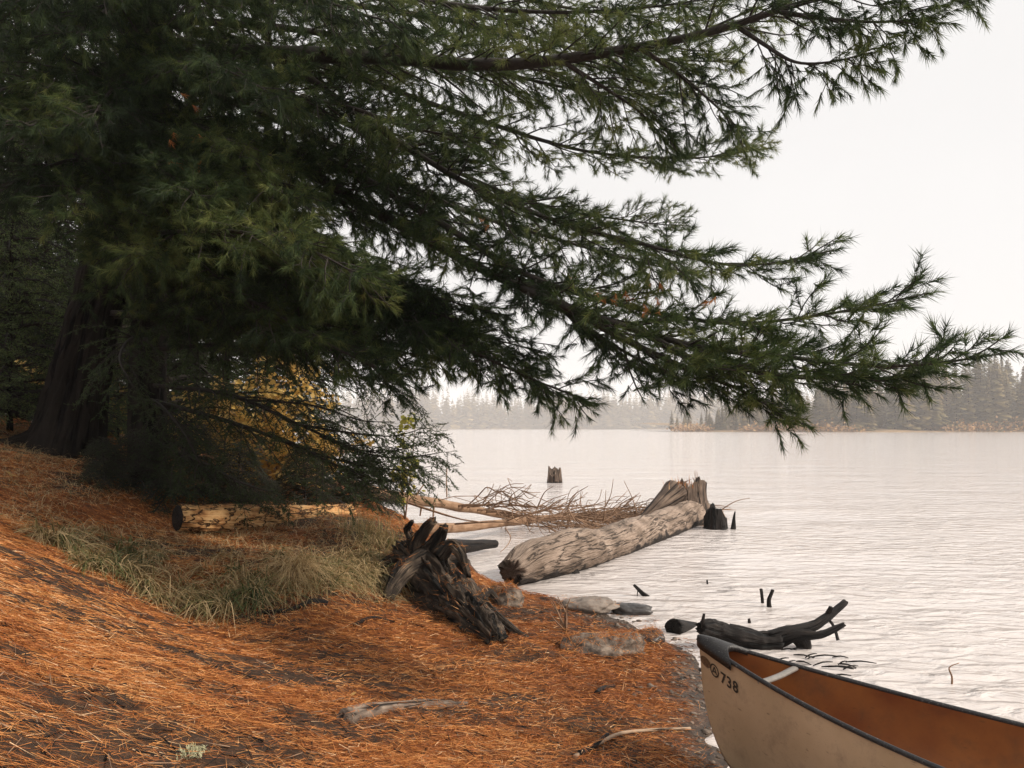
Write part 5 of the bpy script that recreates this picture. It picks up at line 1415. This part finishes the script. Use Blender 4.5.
xs = np.linspace(28, 560, 90)
near_y = lambda x: 350 + 60 * np.clip((150 - x) / 100, 0, 1) ** 1.2 + 14 * fbm(np.stack([x * .02, x * 0, x * 0], -1), 3)
land('right_shore', np.stack([xs[xs > 78], near_y(xs[xs > 78])], -1), 160, 5, 'wooded shore at the right')
xs2 = np.linspace(-650, 950, 120)
far_y = lambda x: 1130 + 35 * fbm(np.stack([x * .01, x * 0 + 4, x * 0], -1), 3)
land('far_shore', np.stack([xs2, far_y(xs2)], -1), 200, 6, 'far hazy shore across the lake')


def far_cone(acc, base, h, w, n, tint, ragged=.35):
    """a distant spire built of drooping ragged boughs"""
    u = np.sort(rng.random(n)) ** .9
    ang = rng.uniform(0, 2 * np.pi, n)
    l = w * (1 - u) ** .8 * rng.uniform(1 - ragged, 1 + ragged * .6, n) + .25
    c = np.stack([np.cos(ang), np.sin(ang), 0 * ang], -1)
    root = np.asarray(base) + np.stack([0 * u, 0 * u, h * (.06 + .94 * u)], -1)
    tip = root + c * l[:, None] - np.stack([0 * u, 0 * u, l * rng.uniform(.1, .5, n)], -1)
    side = np.stack([-np.sin(ang), np.cos(ang), 0 * ang], -1) * (l * .42)[:, None]
    mid = root * .5 + tip * .5
    V = np.stack([root, mid - side, tip, mid + side + [0, 0, .2]], 1)
    acc.add(V.reshape(-1, 3), None, np.arange(n * 4).reshape(-1, 4), None, np.repeat(np.clip(tint + rng.normal(0, .2, n), 0, 1), 4))
    return acc


protos = []
for i, (nm, mt, h, w, n, lb) in enumerate([('spruce', 'far_green', 26, 4.4, 330, 'dark green spire conifer on the wooded right shore'),
                                           ('spruce', 'far_olive', 24, 5.0, 330, 'olive green spire conifer on the wooded right shore'),
                                           ('tamarack', 'far_gold', 22, 3.8, 200, 'golden brown thin conifer on the wooded right shore'),
                                           ('far_pine', 'far_green', 25, 6.5, 260, 'broad ragged pine on the wooded right shore'),
                                           ('far_pine', 'far_olive', 20, 6.2, 280, 'low bushy olive pine on the wooded right shore')]):
    a = Acc(); far_cone(a, (0, 0, 0), h, w, n, .5, .6 if 'pine' in nm else .35)
    b = Acc(); tube(b, np.array([[0, 0, -.5], [0, 0, h * .5], [0, 0, h]]), [.35, .25, .04], 6)
    protos.append((nm, lb, a, b, M[mt]))
made = [None] * len(protos)


def put_far(i, x, y, s):
    nm, lb, a, b, mt = protos[i]
    z = .9
    if made[i] is None:
        r = thing(nm, lb, 'tree', (0, 0, 0), 'conifers on the right shore')
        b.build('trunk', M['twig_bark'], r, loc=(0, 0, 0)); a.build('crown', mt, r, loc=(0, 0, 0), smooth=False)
        r.location = (x, y, z); made[i] = r
    else:
        r = copy_tree(made[i], (x, y, z), 0, 1, lb)
    r.rotation_euler = (0, 0, rng.uniform(0, 6.28)); r.scale = (s * rng.uniform(.85, 1.2),) * 2 + (s,)


nr = 260
for k in range(nr):
    u = (k + rng.random()) / nr
    x = 84 + 200 * u ** .85
    back = rng.random() ** 1.5 * 70
    y = float(near_y(np.array([x]))[0]) + 7 + back
    hs = np.interp(x, [80, 100, 118, 140, 170, 215, 300], [.30, .45, .66, .82, 1.02, 1.3, 1.4])
    i = rng.choice(5, p=[.30, .28, .12, .14, .16])
    put_far(int(i), x, y, hs * rng.uniform(.72, 1.12) * (1 + back * .0012))

a = Acc()
for k in range(1250):
    x = rng.uniform(-560, 860)
    y = float(far_y(np.array([x]))[0]) + 6 + rng.random() ** 1.3 * 90
    hh = rng.uniform(34, 60) * (1 + .22 * fbm(np.array([[x * .012, 1.0, 0]]), 2)[0])
    far_cone(a, (x, y, .8), hh, rng.uniform(8, 14), 130, rng.uniform(.1, .9))
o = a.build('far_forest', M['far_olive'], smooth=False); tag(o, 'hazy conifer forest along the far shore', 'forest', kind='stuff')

a = Acc()
for k in range(520):
    x = 78 + 210 * rng.random() ** 1.1
    y = float(near_y(np.array([x]))[0]) + rng.uniform(.5, 7)
    pm = fbm(np.array([[x * .05, 3.0, 0]]), 3)[0]
    if pm < -.12: continue
    c = np.array([x, y, .6]); s = rng.uniform(.8, 2.4) * (1 + 1.6 * pm)
    m = 14
    P = c + rng.normal(0, 1, (m, 3)) * [s * 1.2, s * .6, s * .5] + [0, 0, s * .5]
    leaf_cloud(a, P, rng.uniform(.6, 1.3, m), np.clip(rng.normal(.5, .25) + rng.normal(0, .15, m), 0, 1), .9)
o = a.build('shore_brush', M['shore_brush'], smooth=False); tag(o, 'rust coloured brush along the foot of the right shore', 'brush', kind='stuff')

# ------------------------------------------------------------------ haze
def box(name, lo, hi):
    x0, y0, z0 = lo; x1, y1, z1 = hi
    V = np.array([[x0, y0, z0], [x1, y0, z0], [x1, y1, z0], [x0, y1, z0], [x0, y0, z1], [x1, y0, z1], [x1, y1, z1], [x0, y1, z1]], float)
    Q = np.array([[0, 3, 2, 1], [4, 5, 6, 7], [0, 1, 5, 4], [1, 2, 6, 5], [2, 3, 7, 6], [3, 0, 4, 7]])
    m, nt, ns, lk = mat_new('haze_air')
    v = ns.new('ShaderNodeVolumePrincipled'); v.inputs['Color'].default_value = (.97, .95, .945, 1); v.inputs['Density'].default_value = HAZE
    v.inputs['Anisotropy'].default_value = 0.0
    o_ = ns.new('ShaderNodeOutputMaterial'); lk.new(v.outputs[0], o_.inputs['Volume'])
    return mesh_obj(name, V, [Q], m, smooth=False)


HAZE = 0.00045
hz = box('haze', (-1400, -55, -2.8), (1400, 1500, 62)); tag(hz, 'pale mist over the lake', 'haze', kind='stuff')

# ------------------------------------------------------------------ light, sky, camera
SUN_AZ, SUN_EL = math.radians(104), math.radians(33)     # clockwise from +Y
sd = Vector((math.sin(SUN_AZ) * math.cos(SUN_EL), math.cos(SUN_AZ) * math.cos(SUN_EL), math.sin(SUN_EL)))
sl = bpy.data.lights.new('sun', 'SUN'); sl.energy = 4.7; sl.angle = math.radians(5); sl.color = (1, .90, .78)
so = bpy.data.objects.new('sun', sl); COL.objects.link(so); so.rotation_euler = sd.to_track_quat('Z', 'Y').to_euler(); so.location = (20, -20, 40)

w = bpy.data.worlds.new('World'); SC.world = w; w.use_nodes = True
nt = w.node_tree; ns = nt.nodes; lk = nt.links; ns.clear()
sky = ns.new('ShaderNodeTexSky'); sky.sky_type = 'NISHITA'; sky.sun_disc = False; sky.sun_elevation = SUN_EL; sky.sun_rotation = SUN_AZ
hs = ns.new('ShaderNodeHueSaturation'); hs.inputs['Saturation'].default_value = .25; lk.new(sky.outputs[0], hs.inputs['Color'])
tc = ns.new('ShaderNodeTexCoord'); sep = ns.new('ShaderNodeSeparateXYZ'); lk.new(tc.outputs['Generated'], sep.inputs[0])
m1 = N_(ns, 'ShaderNodeMapRange', interpolation_type='SMOOTHSTEP'); m1.inputs[1].default_value = .45; m1.inputs[2].default_value = 1.0; m1.inputs[3].default_value = 0; m1.inputs[4].default_value = 8
lk.new(sep.outputs[2], m1.inputs[0])
m2 = N_(ns, 'ShaderNodeMapRange', interpolation_type='SMOOTHSTEP'); m2.inputs[1].default_value = .1; m2.inputs[2].default_value = -.9; m2.inputs[3].default_value = 0; m2.inputs[4].default_value = 1.5
lk.new(sep.outputs[1], m2.inputs[0])
ad = N_(ns, 'ShaderNodeMath', operation='ADD'); lk.new(m1.outputs[0], ad.inputs[0]); lk.new(m2.outputs[0], ad.inputs[1])
cn = ns.new('ShaderNodeTexNoise'); cn.inputs['Scale'].default_value = 2.2; cn.inputs['Detail'].default_value = 4; lk.new(tc.outputs['Generated'], cn.inputs[0])
cr_ = N_(ns, 'ShaderNodeMapRange'); cr_.inputs[1].default_value = .3; cr_.inputs[2].default_value = .7; cr_.inputs[3].default_value = -.35; cr_.inputs[4].default_value = .35; lk.new(cn.outputs[0], cr_.inputs[0])
ac = N_(ns, 'ShaderNodeMath', operation='ADD'); lk.new(ad.outputs[0], ac.inputs[0]); lk.new(cr_.outputs[0], ac.inputs[1]); ad = ac
a2 = N_(ns, 'ShaderNodeMath', operation='ADD'); a2.inputs[1].default_value = 9.9; lk.new(ad.outputs[0], a2.inputs[0])
cm = N_(ns, 'ShaderNodeVectorMath', operation='SCALE'); cm.inputs[0].default_value = (1.0, .98, .965); lk.new(a2.outputs[0], cm.inputs['Scale'])
mx = N_(ns, 'ShaderNodeMixRGB'); mx.inputs[0].default_value = .88; lk.new(hs.outputs[0], mx.inputs[1]); lk.new(cm.outputs[0], mx.inputs[2])
bg = ns.new('ShaderNodeBackground'); bg.inputs[1].default_value = .1; lk.new(mx.outputs[0], bg.inputs[0])
wo = ns.new('ShaderNodeOutputWorld'); lk.new(bg.outputs[0], wo.inputs[0])

cd = bpy.data.cameras.new('camera'); co = bpy.data.objects.new('camera', cd); COL.objects.link(co)
co.location = (0, 0, H); co.rotation_euler = (math.pi / 2, 0, 0)
cd.sensor_fit = 'HORIZONTAL'; cd.sensor_width = 36; cd.lens = F / 1024 * 36
cd.shift_y = (HY - 384) / 1024
cd.clip_start = .05; cd.clip_end = 5000
SC.camera = co
SC.view_settings.view_transform = 'Standard'; SC.view_settings.look = 'None'; SC.view_settings.gamma = 1; SC.view_settings.exposure = 0
SC.view_settings.use_curve_mapping = False
SC.cycles.max_bounces = 7; SC.cycles.diffuse_bounces = 3; SC.cycles.glossy_bounces = 3; SC.cycles.transmission_bounces = 4; SC.cycles.volume_bounces = 1
SC.cycles.use_denoising = True
